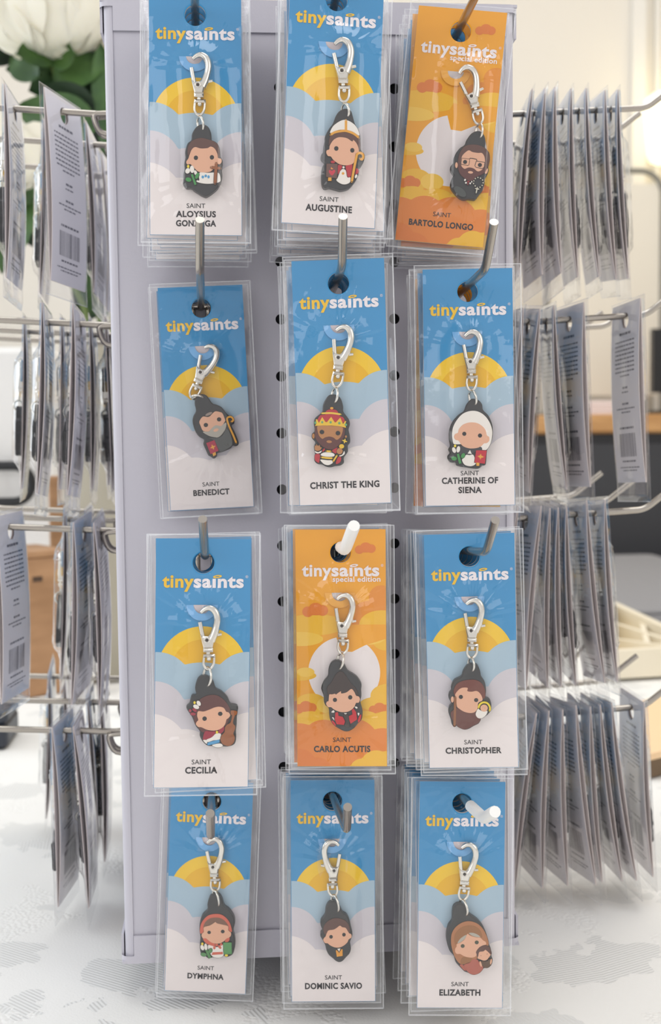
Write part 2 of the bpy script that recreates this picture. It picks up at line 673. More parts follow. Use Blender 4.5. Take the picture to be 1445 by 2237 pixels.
def petal(mb, C, axis_rot, open_, R, wid, seed):
    r = random.Random(seed)
    M = Matrix.Rotation(axis_rot, 3, 'Z')
    V, n, m_ = [], 9, 9
    for j in range(m_ + 1):
        s = j / m_
        th = open_ * (.25 + .75 * s)
        rad = R * (math.sin(min(th, 2.2)))
        z = R * (1 - math.cos(th)) * .9
        if s > .75:
            rad += R * .10 * (s - .75) * 4 * (open_ / 1.6)
        for i in range(n + 1):
            q = (i / n - .5) * 2
            a = q * wid * (math.sin(math.pi * min(1, .12 + .62 * s)) ** .6)
            ru = R * .05 * math.sin(q * 5 + seed) * s
            V.append(C + M @ Vector((math.cos(a) * (rad + ru), math.sin(a) * (rad + ru), z + R * .10 * math.sin(q * 3.3 + seed * 2) * s - R * .22 * q * q * s)))
    mb.add(V, [(j * (n + 1) + i, j * (n + 1) + i + 1, (j + 1) * (n + 1) + i + 1, (j + 1) * (n + 1) + i) for j in range(m_) for i in range(n)], 0, True)


def leaf(mb, base, tip, width, droop, roll):
    base, tip = Vector(base), Vector(tip)
    d = tip - base
    side = d.cross(Vector((0, -1, 0)))
    if side.length < 1e-6:
        side = Vector((1, 0, 0))
    side.normalize()
    side = Matrix.Rotation(roll, 3, d.normalized()) @ side
    up = side.cross(d).normalized()
    V, n = [], 12
    for k in range(n + 1):
        s = k / n
        w = width * (math.sin(math.pi * s ** .8) ** .75 + .015)
        c = base + d * s + Vector((0, 0, -droop * s * s)) + up * .002 * math.sin(6 * s)
        for q in (-1, -.5, 0, .5, 1):
            V.append(c + side * w * q / 2 + up * width * .12 * abs(q))
    mb.add(V, [(k * 5 + i, k * 5 + i + 1, (k + 1) * 5 + i + 1, (k + 1) * 5 + i) for k in range(n) for i in range(4)], 0, True)


def peony(bloom_px, Y, R, label, leaves, opening=1.0, seed=1):
    C = at(*bloom_px, Y)
    foot = Vector((vc.x + (seed - 2) * .008, VY + .005 * (seed - 2), ZT + .105))
    t = tag(empty('peony_stem', foot), label, 'flower', 'white peonies in the vase')
    b = MB()
    base = C - Vector((0, 0, R * .75)) - foot
    mid = Vector((vc.x, VY, ZT + vtop + .02)) - foot + Vector(((seed - 2) * .012, 0, 0))
    b.tube(cr([(0, 0, 0), mid * .55, mid, mid.lerp(base, .6) + Vector((0, 0, .01)), base], False, 6), .0030, 0, 8)
    b.build('stem', M_stem, t)
    b = MB()
    o = base
    for ring, (n, op, rr) in enumerate(((3, .75, .45), (5, 1.0, .60), (6, 1.25, .78), (7, 1.5, .92), (7, 1.78, 1.0))):
        for k in range(n):
            petal(b, o, 2 * math.pi * (k + .37 * ring) / n, op * opening, R * rr, 1.25 if n < 6 else .75, seed * 10 + ring * 3 + k)
    b.build('bloom', M_petal, t)
    b = MB()
    for k in range(5):
        a = 2 * math.pi * k / 5 + .3
        leaf(b, o + Vector((0, 0, .004)), o + Vector((math.cos(a) * R * .75, math.sin(a) * R * .75, R * .02)), R * .45, .006, .2)
    b.build('sepals', M_leaf, t)
    for i, (p0, p1, w, dy, dark, roll) in enumerate(leaves):
        b = MB()
        leaf(b, at(*p0, Y + dy) - foot, at(*p1, Y + dy - .02) - foot, w, .004, roll)
        b.build('leaf', M_leafd if dark else M_leaf, t)


peony((112, 22), .70, .066, 'white peony with the largest bloom, at the top of the bouquet',
      [((40, 130), (-30, 40), .06, .04, True, .2), ((30, 120), (90, 160), .035, .01, False, .4), ((232, 150), (195, 260), .05, .06, True, .1), ((205, 230), (200, 110), .05, .06, True, -.2), ((215, 120), (120, 185), .046, 0, False, .3), ((190, 150), (60, 190), .040, .02, False, -.3), ((222, 95), (228, 330), .020, -.01, False, .2), ((200, 170), (70, 110), .05, .03, True, .5), ((215, 60), (250, 200), .05, .05, True, .2)], 1.0, 2)
peony((2, 330), .68, .052, 'white peony drooping behind the top-row cards on the peony side',
      [((205, 250), (95, 175), .034, 0, True, -.3), ((210, 285), (30, 230), .05, -.01, False, .2), ((60, 420), (5, 590), .04, .02, False, .3), ((120, 500), (30, 470), .05, .05, True, .1)], 1.0, 1)
peony((175, 262), .84, .050, 'half-hidden white peony low at the back of the bouquet',
      [((200, 420), (215, 250), .07, -.03, True, .2), ((215, 560), (180, 400), .06, -.03, True, -.2), ((225, 690), (205, 540), .05, -.04, False, .3), ((190, 700), (235, 480), .05, 0, True, .2), ((200, 330), (235, 180), .08, 0, True, 0), ((120, 330), (190, 200), .06, .02, True, 0)], .9, 3)

# ---- counter side
CY = 2.0
ctop = at(1360, 905, CY).z
cx0, cx1 = at(1010, 905, CY).x, 2.1
t = empty('counter_cabinet', ((cx0 + cx1) / 2, CY + .25, -.77))
tag(t, 'dark charcoal counter cabinet with an oak top at the back of the room', 'counter')
b = MB()
b.rbox(cx0, cx1, CY - .01, CY + .5, ctop - .040, ctop, .008)
b.build('worktop', M_oak, t, (-t.location.x, -t.location.y, .77))
b = MB()
b.box(cx0 + .02, cx1 - .02, CY + .02, CY + .48, -.77, ctop - .040)
b.build('body', mat('charcoal_lacquer', (56, 57, 62), .45), t, (-t.location.x, -t.location.y, .77))
for k in range(3):
    b = MB()
    w = (cx1 - cx0 - .06) / 3
    b.rbox(cx0 + .03 + w * k + .004, cx0 + .03 + w * (k + 1) - .004, CY + .004, CY + .02, -.70, ctop - .06, .003)
    b.build('door', mat('charcoal_lacquer', (56, 57, 62), .45), t, (-t.location.x, -t.location.y, .77))
# framed pale board on the counter
BY = CY + .36
p0, p1 = at(1195, 372, BY), at(1446, 905, BY)
t = empty('framed_board', ((p0.x + p1.x) / 2, BY, ctop))
tag(t, 'pale board in a rounded grey tube frame standing on the counter', 'board')
hw, hh, rad = (p1.x - p0.x) / 2, p0.z - ctop, .055
P = [(-hw, 0, .006)]
for cx_, a0 in ((-hw + rad, 180), (hw - rad, 90)):
    for k in range(9):
        a = math.radians(a0 - 90 * k / 8)
        P.append((cx_ + rad * math.cos(a), 0, hh - rad + rad * math.sin(a)))
P.append((hw, 0, .006))
b = MB()
b.tube(P, .007, 0, 10)
b.tube([(-hw, -.06, .006), (-hw, .06, .006)], .006, 0, 8)
b.tube([(hw, -.06, .006), (hw, .06, .006)], .006, 0, 8)
b.build('frame', mat('grey_tube', (138, 136, 128), .4), t)
b = MB()
b.box(-hw + .008, hw - .008, .002, .008, .05, hh - .030)
b.build('board', mat('pale_board', (236, 230, 216), .6), t)
# monitor at the picture edge, folded cloths and small pots on the counter
p0, p1 = at(1428, 738, CY + .10), at(1640, 856, CY + .10)
t = tag(empty('monitor', ((p0.x + p1.x) / 2, CY + .10, ctop)), 'black monitor on the oak counter at the edge of the view', 'monitor')
hw = (p1.x - p0.x) / 2
b = MB()
b.box(-hw, hw, 0, .02, p1.z - ctop, p0.z - ctop + .02)
b.build('screen', mat('black_screen', (24, 24, 26), .25), t)
b = MB()
b.rbox(-hw * .9, hw * .6, -.03, .07, .001, .010, .01)
b.tube([(0, .02, .008), (0, .02, p1.z - ctop + .02)], .012)
b.build('foot', MATS['black_screen'], t)
for i, (px, w, hgt, c, lb) in enumerate(((1300, .075, .030, (240, 226, 224), 'pale pink folded cloth on the oak counter behind the second-row cards'), (1352, .06, .022, (240, 238, 234), 'white folded cloth on the counter between pink cloth and monitor'), (1238, .07, .028, (236, 228, 214), 'cream folded cloth on the counter, nearest the display stand'))):
    p = at(px, 900, CY + .10)
    b = MB()
    for k in range(3):
        b.rbox(-w / 2 + .004 * k, w / 2 - .003 * k, -.04, .04 - .003 * k, .0008 + hgt / 3 * k, hgt / 3 * (k + 1), .008)
    tag(b.build('folded_cloth', mat('cloth_%d' % i, c, .85, bump=(200, .3)), None, (p.x, CY + .10, ctop)), lb, 'cloth', 'folded cloths on the counter')
# lit wall lamp
LY = 2.47
p = at(1490, 275, LY)
t = tag(empty('wall_lamp', (p.x, 2.6, p.z)), 'lit wall lamp with a glowing warm white tapered shade', 'lamp')
b = MB()
rw = at(1490, 275, LY).x - at(1411, 275, LY).x
zt, zb = at(1490, 212, LY).z - p.z, at(1490, 348, LY).z - p.z
b.lathe([(rw * .80, zt + .006), (rw * .97, zt - .004), (rw * 1.0, zt - .02), (rw * .90, zb + .012), (rw * .84, zb), (rw * .80, zb + .002), (rw * .95, zt - .02), (rw * .80, zt + .006)], (0, 0, 0), 0, 36)
ms = mat('lamp_shade', (255, 244, 200), .6)
ms.node_tree.nodes['Principled BSDF'].inputs['Emission Color'].default_value = (1.0, .90, .62, 1)
ms.node_tree.nodes['Principled BSDF'].inputs['Emission Strength'].default_value = 1.3
b.build('lamp_shade', ms, t, (0, -.13, 0))
b = MB()
b.tube([(0, 0, -.02), (0, -.13, -.02)], .006)
b.lathe([(0, -.03), (.03, -.03), (.03, .0), (0, .0)], (0, -.002, 0))
b.build('bracket', mat('brass', (150, 120, 70), .35, 1.0), t)

# cream divided wooden tray on the table
q = onz(1340, 1490, ZT)
rim = at(1340, 1420, q.y).z
nl = Vector((q.x, q.y, 0))
fl = onz(1333, 1312, rim)
fr_ = fl + (onz(1445, 1364, rim) - fl) * 2.2
nr = nl + (onz(1445, 1484, ZT) - q) * 2.6
t = tag(empty('divided_tray', (nl.x, nl.y, ZT)), 'cream wooden divided tray on the tablecloth in front of the grey case', 'tray')
M_cream = mat('cream_wood', (242, 232, 210), .5)
H = rim - ZT


def wall_seg(a, c, z0, z1, th, m, name, parent):
    b_ = MB()
    a, c = Vector((a[0], a[1], 0)), Vector((c[0], c[1], 0))
    n_ = Vector((-(c - a).y, (c - a).x, 0)).normalized() * th / 2
    V = [p_ + Vector((0, 0, z)) for z in (z0, z1) for p_ in (a - n_, c - n_, c + n_, a + n_)]
    b_.add(V, [(0, 3, 2, 1), (4, 5, 6, 7), (0, 1, 5, 4), (1, 2, 6, 5), (2, 3, 7, 6), (3, 0, 4, 7)], 0)
    return b_.build(name, m, parent)


off = Vector((nl.x, nl.y, 0))
A, B_, C_, D_ = nl - off, nr - off, Vector((fr_.x, fr_.y, 0)) - off, Vector((fl.x, fl.y, 0)) - off
for a, c in ((A, B_), (B_, C_), (C_, D_), (D_, A)):
    wall_seg(a, c, .004, H, .009, M_cream, 'side', t)
b = MB()
b.add([Vector((v.x, v.y, z)) for z in (.003, .008) for v in (A, B_, C_, D_)], [(0, 3, 2, 1), (4, 5, 6, 7), (0, 1, 5, 4), (1, 2, 6, 5), (2, 3, 7, 6), (3, 0, 4, 7)])
b.build('base', M_cream, t)
for f_ in (.30, .62):
    wall_seg(A.lerp(D_, f_), B_.lerp(C_, f_), .008, H * .82, .006, M_cream, 'divider', t)
wall_seg(A.lerp(B_, .30).lerp(D_.lerp(C_, .30), .30), D_.lerp(C_, .30), .008, H * .78, .006, M_cream, 'divider', t)
# grey flat case behind the tray
b = MB()
t = tag(empty('flat_case', (.56, 1.34, ZT)), 'flat grey fabric case lying on the table behind the cream tray', 'case')
b.rbox(-.22, .195, -.33, .37, .0008, .016, .015)
b.build('case_body', mat('grey_fabric', (146, 146, 150), .8, bump=(600, .3)), t)
b = MB()
b.rbox(-.222, .197, -.332, .372, .016, .020, .015)
b.build('case_lid', MATS['grey_fabric'], t)
# pale peach box; its shaded sides are painted brown as the lower body
TZ = ZT + .020
a_, b2, c_, d_ = (onz(x, y, TZ) for x, y in ((1384, 1536), (1417, 1648), (1520, 1622), (1500, 1502)))
ctr = (a_ + b2 + c_ + d_) / 4
t = tag(empty('gift_box', (ctr.x, ctr.y, ZT)), 'low peach paper box with shade-darkened brown sides on the tablecloth, nearest the lowest-row counter-side cards', 'box')
for nm, z0, z1, g, m in (('body', .0008, .015, .96, mat('brown_card', (112, 92, 70), .7)), ('lid', .015, .020, 1.0, mat('peach_paper', (240, 206, 164), .7))):
    V = [Vector(((p.x - ctr.x) * g, (p.y - ctr.y) * g, z)) for z in (z0, z1) for p in (b2, c_, d_, a_)]
    b = MB()
    b.add(V, [(0, 3, 2, 1), (4, 5, 6, 7), (0, 1, 5, 4), (1, 2, 6, 5), (2, 3, 7, 6), (3, 0, 4, 7)])
    b.build(nm, m, t)

# ------------------------------------------------------------------ display stand
SW, SH, SD = 0.0905, 0.4252, 0.285       # half width, height, depth
M_stand = mat('powder_coat', (196, 194, 204), 0.42, spec=0.4, bump=(900, 0.06))
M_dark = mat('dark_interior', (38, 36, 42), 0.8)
stand = empty('display_stand', (0, SD / 2, ZT))
tag(stand, 'pale lavender-grey metal countertop spinner stand with pegboard faces full of hooks', 'display stand')
OFF = (0, -SD / 2, -ZT)
# front panel with its columns of round peg holes
b = MB()
holes = []
for hx in (0.0365, -0.0145):
    for k in range(13):
        hz = 0.3900 - 0.0253 * k
        holes.append(circle(hx - 0.0002 * k, hz, 0.0024, 14)[::-1])
rect = [(-SW + 0.0042, 0.0), (SW - 0.0042, 0.0), (SW - 0.0042, SH), (-SW + 0.0042, SH)]
b.flat(rect, 0.0, 0, holes)
for h in holes:
    k = len(h)
    b.add([(x, y, z) for y in (0.0, 0.0012) for x, z in h], [(i, (i + 1) % k, k + (i + 1) % k, k + i) for i in range(k)], 0)
b.build('front_panel', M_stand, stand, OFF)
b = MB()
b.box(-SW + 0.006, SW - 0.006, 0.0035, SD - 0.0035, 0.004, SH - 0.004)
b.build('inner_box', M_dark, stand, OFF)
# side and back panels with rolled vertical corners
for s in (-1, 1):
    b = MB()
    prof = [(s * (SW - 0.0042), -0.0006), (s * (SW - 0.0050), 0.0004)] if False else []
    P = [(s * (SW - 0.0042), 0.0), (s * (SW - 0.0040), -0.0007)]
    for k in range(7):
        a = math.radians(90 * k / 6)
        P.append((s * (SW - 0.0036 + 0.0036 * math.sin(a)), 0.0029 - 0.0036 * math.cos(a)))
    P += [(s * SW, SD - 0.003), (s * (SW - 0.003), SD)]
    V = [(x, y, z) for z in (0.0, SH) for x, y in P]
    k = len(P)
    b.add(V, [(i, i + 1, k + i + 1, k + i) for i in range(k - 1)], 0, False)
    b.build('side_panel', M_stand, stand, OFF)
b = MB()
b.box(-SW + 0.003, SW - 0.003, SD - 0.001, SD, 0, SH)
b.build('back_panel', M_stand, stand, OFF)


def tray(z0, z1, lid_z):
    b = MB()
    t = 0.0011
    # front and back lips
    for y0, y1 in ((-0.0016, -0.0016 + t), (SD + 0.0005, SD + 0.0005 + t)):
        b.box(-SW + 0.0042, SW - 0.0042, y0, y1, z0, z1)
    # side lips standing a little off the panels with folded corners
    for s in (-1, 1):
        x = s * (SW + 0.0016)
        b.box(min(x, x - s * t), max(x, x - s * t), 0.0022, SD - 0.002, z0, z1)
        top = lid_z > (z0 + z1) / 2
        zc0, zc1 = (z1 - 0.0035, z1) if top else (z0, z0 + 0.0035)
        P = [(s * (SW - 0.0042), -0.0016)]
        for k in range(6):
            a = math.radians(90 * k / 5)
            P.append((s * (SW - 0.0024 + 0.004 * math.sin(a)), 0.0024 - 0.004 * math.cos(a)))
        kk = len(P)
        b.add([(px_, py_, z) for z in (zc0, zc1) for px_, py_ in P], [(i, i + 1, kk + i + 1, kk + i) for i in range(kk - 1)], 0, True)
    b.box(-SW - 0.0012, SW + 0.0012, -0.0012, SD + 0.001, lid_z - 0.0006, lid_z + 0.0006)
    return b


tray(SH - 0.0122, SH + 0.0016, SH + 0.001).build('top_tray', M_stand, stand, OFF)
tray(-0.0016, 0.0112, -0.001).build('bottom_tray', M_stand, stand, OFF)
b = MB()
b.lathe([(0.0, 0.0), (0.080, 0.0), (0.082, 0.004), (0.080, 0.012), (0.03, 0.0135), (0.03, 0.0184), (0.0, 0.0184)], (0, SD / 2, ZT + 0.0008))
b.build('turntable_base', mat('turntable_plastic', (70, 70, 76), 0.5), stand, OFF)

# ------------------------------------------------------------------ peg hooks
M_chrome = mat('chrome_wire', (176, 169, 160), 0.24, 1.0)
M_vinyl = mat('white_vinyl', (244, 243, 240), 0.35)
RR = 0.0017
ORD = ['front', 'second', 'third', 'fourth', 'fifth', 'sixth', 'seventh', 'eighth', 'ninth', 'tenth', 'eleventh', 'twelfth']


def hook(base, direction, path, label, group, white=0.0, bd=0.0125):
    """path: world points of the rod from the panel to the tip; direction: outward unit vector of the face"""
    o = empty('peg_hook', base)
    tag(o, label, 'hook', group)
    base, D = Vector(base), Vector(direction)
    loc = [Vector(p) - base for p in path]
    # rounded bend
    P = [loc[0], loc[0].lerp(loc[1], 0.5)]
    for i in range(1, len(loc) - 1):
        a, m, c = loc[i - 1], loc[i], loc[i + 1]
        p0 = m + (a - m).normalized() * 0.0045
        p2 = m + (c - m).normalized() * 0.0045
        for k in range(7):
            t = k / 6
            P.append(p0 * (1 - t) ** 2 + m * 2 * t * (1 - t) + p2 * t * t)
    P.append(loc[-1])
    b = MB()
    b.tube(P, RR, 0, 12)
    b.build('rod', M_chrome, o)
    b = MB()
    z = Vector((0, 0, 1))
    S = D.cross(z) * 0.0036
    q = [S - D * 0.001, S + D * bd, S + D * (bd + 0.0017) - z * 0.003, S + D * (bd - 0.002) - z * 0.0095, S - z * 0.0102 - D * 0.001]
    b.tube(cr(q, False, 4), 0.0014, 0, 8)
    q = [-v if False else v - 2 * S for v in q]
    b.tube(cr(q, False, 4), 0.0014, 0, 8)
    b.tube([S + D * (bd + 0.0007), -S + D * (bd + 0.0007)], 0.0014, 0, 8)
    b.build('bracket', M_chrome, o)
    if white:
        b = MB()
        L, pts = 0.0, [P[-1]]
        for i in range(len(P) - 1, 0, -1):
            d = (P[i - 1] - P[i]).length
            if L + d > white:
                pts.append(P[i].lerp(P[i - 1], (white - L) / d))
                break
            pts.append(P[i - 1])
            L += d
        tip = (P[-1] - P[-2]).normalized()
        b.tube([P[-1] + tip * 0.0012] + pts, [0.0022] + [0.0024] * len(pts), 0, 12)
        tag(b.build('tip_sleeve', M_vinyl, o), 'white vinyl tip sleeve')
    return o


YB, YTIP = -0.079, -0.099
# ------------------------------------------------------------------ the twelve figures: pose of each front card, hook pixels and traced charm
CWID, CHGT, HTOP = 0.0365, 0.0965, 0.0093
KINDS = {}
NICK = dict(alo="lily boy's", aug="mitred bishop's", bar="bespectacled man's", ben="hooded monk's", chr="crowned king's", cat="veiled nun's", cec="violin girl's", car="red-shirted boy's", cpr="staff-bearing man's", dym="headscarf girl's", dom="gold-vested boy's", eli="brown-veiled mother's")


def kind(key, **k):
    KINDS[key] = k


SK, SKD = (222, 170, 140), (178, 122, 74)
BR, BR2, BR3 = (92, 60, 52), (92, 50, 46), (122, 88, 70)
WH, RD, GD, GN, BL, YL = (232, 226, 218), (178, 42, 52), (222, 158, 56), (62, 140, 72), (78, 150, 196), (232, 208, 60)
GY, DK, WB, BK = (172, 166, 154), (40, 36, 36), (146, 86, 48), (104, 72, 64)
LINE = (34, 26, 26)

kind('alo', pose=(-.0499, -.0493, .4042, -.0564, .012, -.024), crop=(390, 110, 6.782), rivet=(290, 525), loop=(300, 1012), n=7,
     names=[('SAINT', .878, 7.4, 1.9, 0), ('ALOYSIUS', .912, 15.8, 2.4, 1), ('GONZAGA', .950, 15.9, 2.4, 1)],
     fig='dark-robed boy with a lily and a wooden cross', hook=None, tab=(350, 1180),
     base=[(355, 1093), (440, 1130), (485, 1230), (500, 1340), (590, 1400), (618, 1500), (622, 1570), (655, 1640), (645, 1760), (650, 1850), (635, 1930), (600, 2000), (560, 2060), (430, 2155), (360, 2150), (230, 2070), (190, 2035), (110, 2030), (68, 1975), (75, 1920), (75, 1830), (90, 1760), (85, 1680), (105, 1590), (100, 1500), (135, 1380), (190, 1330), (205, 1230), (270, 1130)],
     art=[('hair', 'P', BR, [(135, 1500), (150, 1410), (220, 1330), (340, 1298), (470, 1330), (560, 1370), (605, 1450), (612, 1560), (590, 1590), (400, 1520), (200, 1500), (150, 1560)]),
          ('collar', 'P', WH, [(300, 1850), (330, 1805), (430, 1815), (520, 1810), (600, 1820), (625, 1900), (610, 1950), (500, 1975), (380, 1975), (275, 1950), (275, 1925), (310, 1925)]),
          ('collar', 'L', LINE, 9, [(275, 1930), (390, 1938), (510, 1928), (615, 1900)]),
          ('collar', 'E', BL, (362, 1878, 22, 24)), ('collar', 'E', BL, (447, 1876, 20, 26)), ('collar', 'E', BL, (405, 1862, 20, 22)),
          ('face', 'P', SK, [(250, 1435), (330, 1455), (430, 1450), (480, 1427), (540, 1460), (580, 1540), (590, 1595), (635, 1610), (640, 1660), (610, 1690), (575, 1690), (540, 1740), (470, 1800), (370, 1810), (290, 1795), (220, 1730), (180, 1690), (130, 1690), (118, 1650), (150, 1600), (165, 1550), (200, 1470)]),
          ('eye', 'E', DK, (260, 1595, 32, 34)), ('eye', 'E', DK, (497, 1588, 32, 34)),
          ('lily', 'E', WH, (255, 1815, 22, 38, -20)), ('lily', 'E', WH, (138, 1788, 34, 42, 20)), ('lily', 'E', YL, (146, 1722, 18, 24)), ('lily', 'E', WH, (203, 1765, 32, 55, -5)),
          ('lily', 'E', GN, (150, 1918, 45, 32, 15)), ('lily', 'E', GN, (278, 1862, 26, 48, 25)), ('lily', 'p', GN, [(185, 1845), (215, 1835), (270, 1990), (240, 2000)]),
          ('cross', 'L', WB, 42, [(562, 1680), (553, 1830), (545, 1970)]), ('cross', 'L', WB, 38, [(492, 1740), (555, 1746), (620, 1752)])])
kind('aug', pose=(.005, -.0669, .405, -.0573, .0568, .0234), crop=(690, 220, 11.183), rivet2=(580, 0, 3.727, 620, 583), loop2=(640, 862), n=9,
     names=[('SAINT', .893, 7.4, 1.9, 0), ('AUGUSTINE', .930, 18.1, 2.5, 1)], fig='white-mitred bishop with a gold crosier', hook=None, tab=(770, 390),
     base=[(740, 190), (860, 240), (910, 380), (960, 560), (1040, 700), (1090, 850), (1100, 1050), (1110, 1200), (1190, 1320), (1195, 1420), (1130, 1580), (1050, 1640), (1060, 1740), (1020, 1880), (960, 1980), (860, 2100), (780, 2150), (620, 2185), (500, 2160), (350, 2120), (210, 2130), (150, 1970), (155, 1700), (180, 1580), (230, 1510), (150, 1420), (140, 1320), (190, 1240), (205, 1080), (235, 950), (240, 850), (330, 680), (420, 560), (500, 360), (600, 240)],
     art=[('hair', 'P', BR, [(320, 1060), (350, 880), (460, 800), (700, 770), (900, 820), (1060, 920), (1090, 1050), (1085, 1180), (1060, 1200), (700, 1000), (340, 1080)]),
          ('mitre', 'P', WH, [(355, 755), (430, 620), (560, 520), (680, 470), (800, 490), (930, 570), (1020, 680), (1070, 820), (1040, 850), (900, 760), (740, 720), (560, 720), (380, 790)]),
          ('mitre', 'L', GD, 60, [(740, 485), (740, 730)]), ('mitre', 'L', GD, 54, [(370, 835), (460, 780), (600, 750), (740, 742), (900, 795), (1000, 860), (1048, 905)]),
          ('robe', 'P', RD, [(550, 1570), (650, 1600), (600, 1720), (545, 1800), (530, 1700)]), ('robe', 'P', RD, [(730, 1600), (830, 1570), (900, 1560), (890, 1700), (860, 1850), (780, 1860), (760, 1750)]),
          ('robe', 'E', RD, (420, 1500, 55, 35)), ('robe', 'P', RD, [(1000, 1650), (1050, 1700), (1040, 1770), (970, 1800), (980, 1690)]),
          ('robe', 'P', WH, [(620, 1700), (730, 1700), (770, 1870), (850, 1880), (840, 1990), (760, 2040), (660, 2045), (560, 2000), (505, 1940), (540, 1880), (570, 1800)]),
          ('robe', 'E', WH, (672, 1700, 46, 28)), ('robe', 'E', WH, (680, 1632, 28, 28)), ('robe', 'E', WH, (985, 1852, 28, 50, 20)), ('robe', 'E', GD, (668, 1782, 34, 34)),
          ('face', 'P', SK, [(600, 895), (760, 920), (890, 1000), (920, 965), (1000, 1050), (1050, 1180), (1045, 1280), (980, 1300), (960, 1420), (930, 1520), (850, 1570), (720, 1585), (590, 1560), (490, 1500), (420, 1440), (370, 1370), (300, 1355), (260, 1280), (270, 1220), (330, 1190), (345, 1100), (420, 980), (500, 920)]),
          ('eye', 'E', DK, (502, 1175, 55, 58)), ('eye', 'E', DK, (893, 1220, 52, 57)),
          ('book', 'p', GD, [(305, 1880), (385, 1880), (385, 1965), (300, 1965)]), ('book', 'p', BK, [(265, 1545), (535, 1550), (520, 1905), (255, 1865)]),
          ('book', 'P', (222, 140, 70), [(380, 1620), (400, 1650), (440, 1660), (400, 1690), (360, 1670)]), ('book', 'P', (196, 52, 70), [(395, 1720), (440, 1690), (480, 1720), (460, 1780), (395, 1840), (330, 1780), (315, 1720), (350, 1695)]),
          ('crosier', 'L', GD, 58, [(880, 1980), (940, 1640), (990, 1400), (1010, 1320), (1070, 1285), (1140, 1310), (1160, 1380), (1130, 1440), (1085, 1425)])])
kind('bar', pose=(.0587, -.0402, .4023, -.0404, .1103, -.1319), crop=(975, 270, 12.427), rivet2=(840, 0, 3.607, 685, 765), loop2=(752, 988), n=6, orange=True,
     names=[('SAINT', .875, 7.4, 1.9, 0), ('BARTOLO LONGO', .917, 26.7, 2.5, 1)], fig='bearded man in square glasses with a rosary', hook=None, tab=(900, 390), oranges=2,
     base=[(870, 195), (980, 240), (1050, 350), (1075, 520), (1065, 660), (1170, 780), (1190, 950), (1150, 1180), (1160, 1280), (1110, 1400), (1050, 1500), (1045, 1640), (990, 1810), (900, 1920), (800, 2050), (700, 2050), (600, 2040), (470, 2055), (350, 2000), (220, 1870), (130, 1740), (115, 1620), (160, 1480), (200, 1400), (130, 1280), (120, 1170), (200, 1060), (205, 950), (270, 800), (380, 660), (500, 580), (560, 440), (700, 260)],
     art=[('ear', 'E', SK, (283, 1130, 38, 80, 0)), ('ear', 'E', SK, (1097, 1290, 38, 80, 15)),
          ('hair', 'P', BR, [(330, 960), (370, 800), (480, 640), (640, 575), (850, 580), (1010, 640), (1140, 760), (1185, 930), (1150, 1130), (1070, 1300), (960, 1250), (700, 900), (420, 1150), (350, 1250), (320, 1100)]),
          ('face', 'P', SK, [(610, 725), (720, 770), (870, 795), (970, 795), (1030, 860), (1060, 960), (1060, 1080), (1030, 1180), (970, 1270), (870, 1310), (760, 1300), (650, 1300), (500, 1250), (430, 1180), (400, 1080), (415, 930), (470, 830)]),
          ('beard', 'P', BR2, [(330, 1080), (420, 1160), (500, 1225), (580, 1200), (650, 1190), (760, 1220), (860, 1295), (970, 1260), (1060, 1190), (1080, 1300), (980, 1380), (800, 1470), (740, 1540), (640, 1560), (560, 1530), (480, 1470), (380, 1370), (330, 1230)]),
          ('beard', 'E', SK, (665, 1328, 74, 40, 5)),
          ('eye', 'E', DK, (517, 1045, 55, 55)), ('eye', 'E', DK, (920, 1128, 55, 55)),
          ('glasses', 'l', LINE, 17, [(430, 940), (640, 968), (640, 1020), (622, 1125), (600, 1142), (420, 1112), (405, 1080), (430, 945)]), ('glasses', 'l', LINE, 17, [(825, 1022), (1050, 1055), (1038, 1185), (980, 1228), (812, 1190), (782, 1150), (820, 1026)]),
          ('glasses', 'l', LINE, 20, [(640, 968), (655, 945), (720, 950), (830, 975), (840, 1018)]),
          ('robe', 'E', (70, 74, 72), (380, 1850, 200, 105, 38)), ('tie', 'p', (140, 44, 50), [(560, 1555), (660, 1560), (610, 1610), (600, 1680), (570, 1660), (590, 1610)]),
          ('robe', 'E', WH, (515, 1535, 25, 32, 20)), ('robe', 'E', WH, (540, 1612, 28, 25)), ('robe', 'E', WH, (655, 1628, 24, 26)), ('robe', 'E', WH, (698, 1585, 16, 26))]
     + [('rosary', 'E', (205, 200, 180), (x, y, 17, 19)) for x, y in ((755, 1560), (795, 1500), (865, 1470), (935, 1490), (990, 1540), (1005, 1615), (980, 1685), (920, 1735), (790, 1700), (745, 1635))]
     + [('rosary', 'L', (205, 200, 180), 32, [(850, 1745), (815, 1890)]), ('rosary', 'L', (205, 200, 180), 28, [(795, 1772), (890, 1790)])])
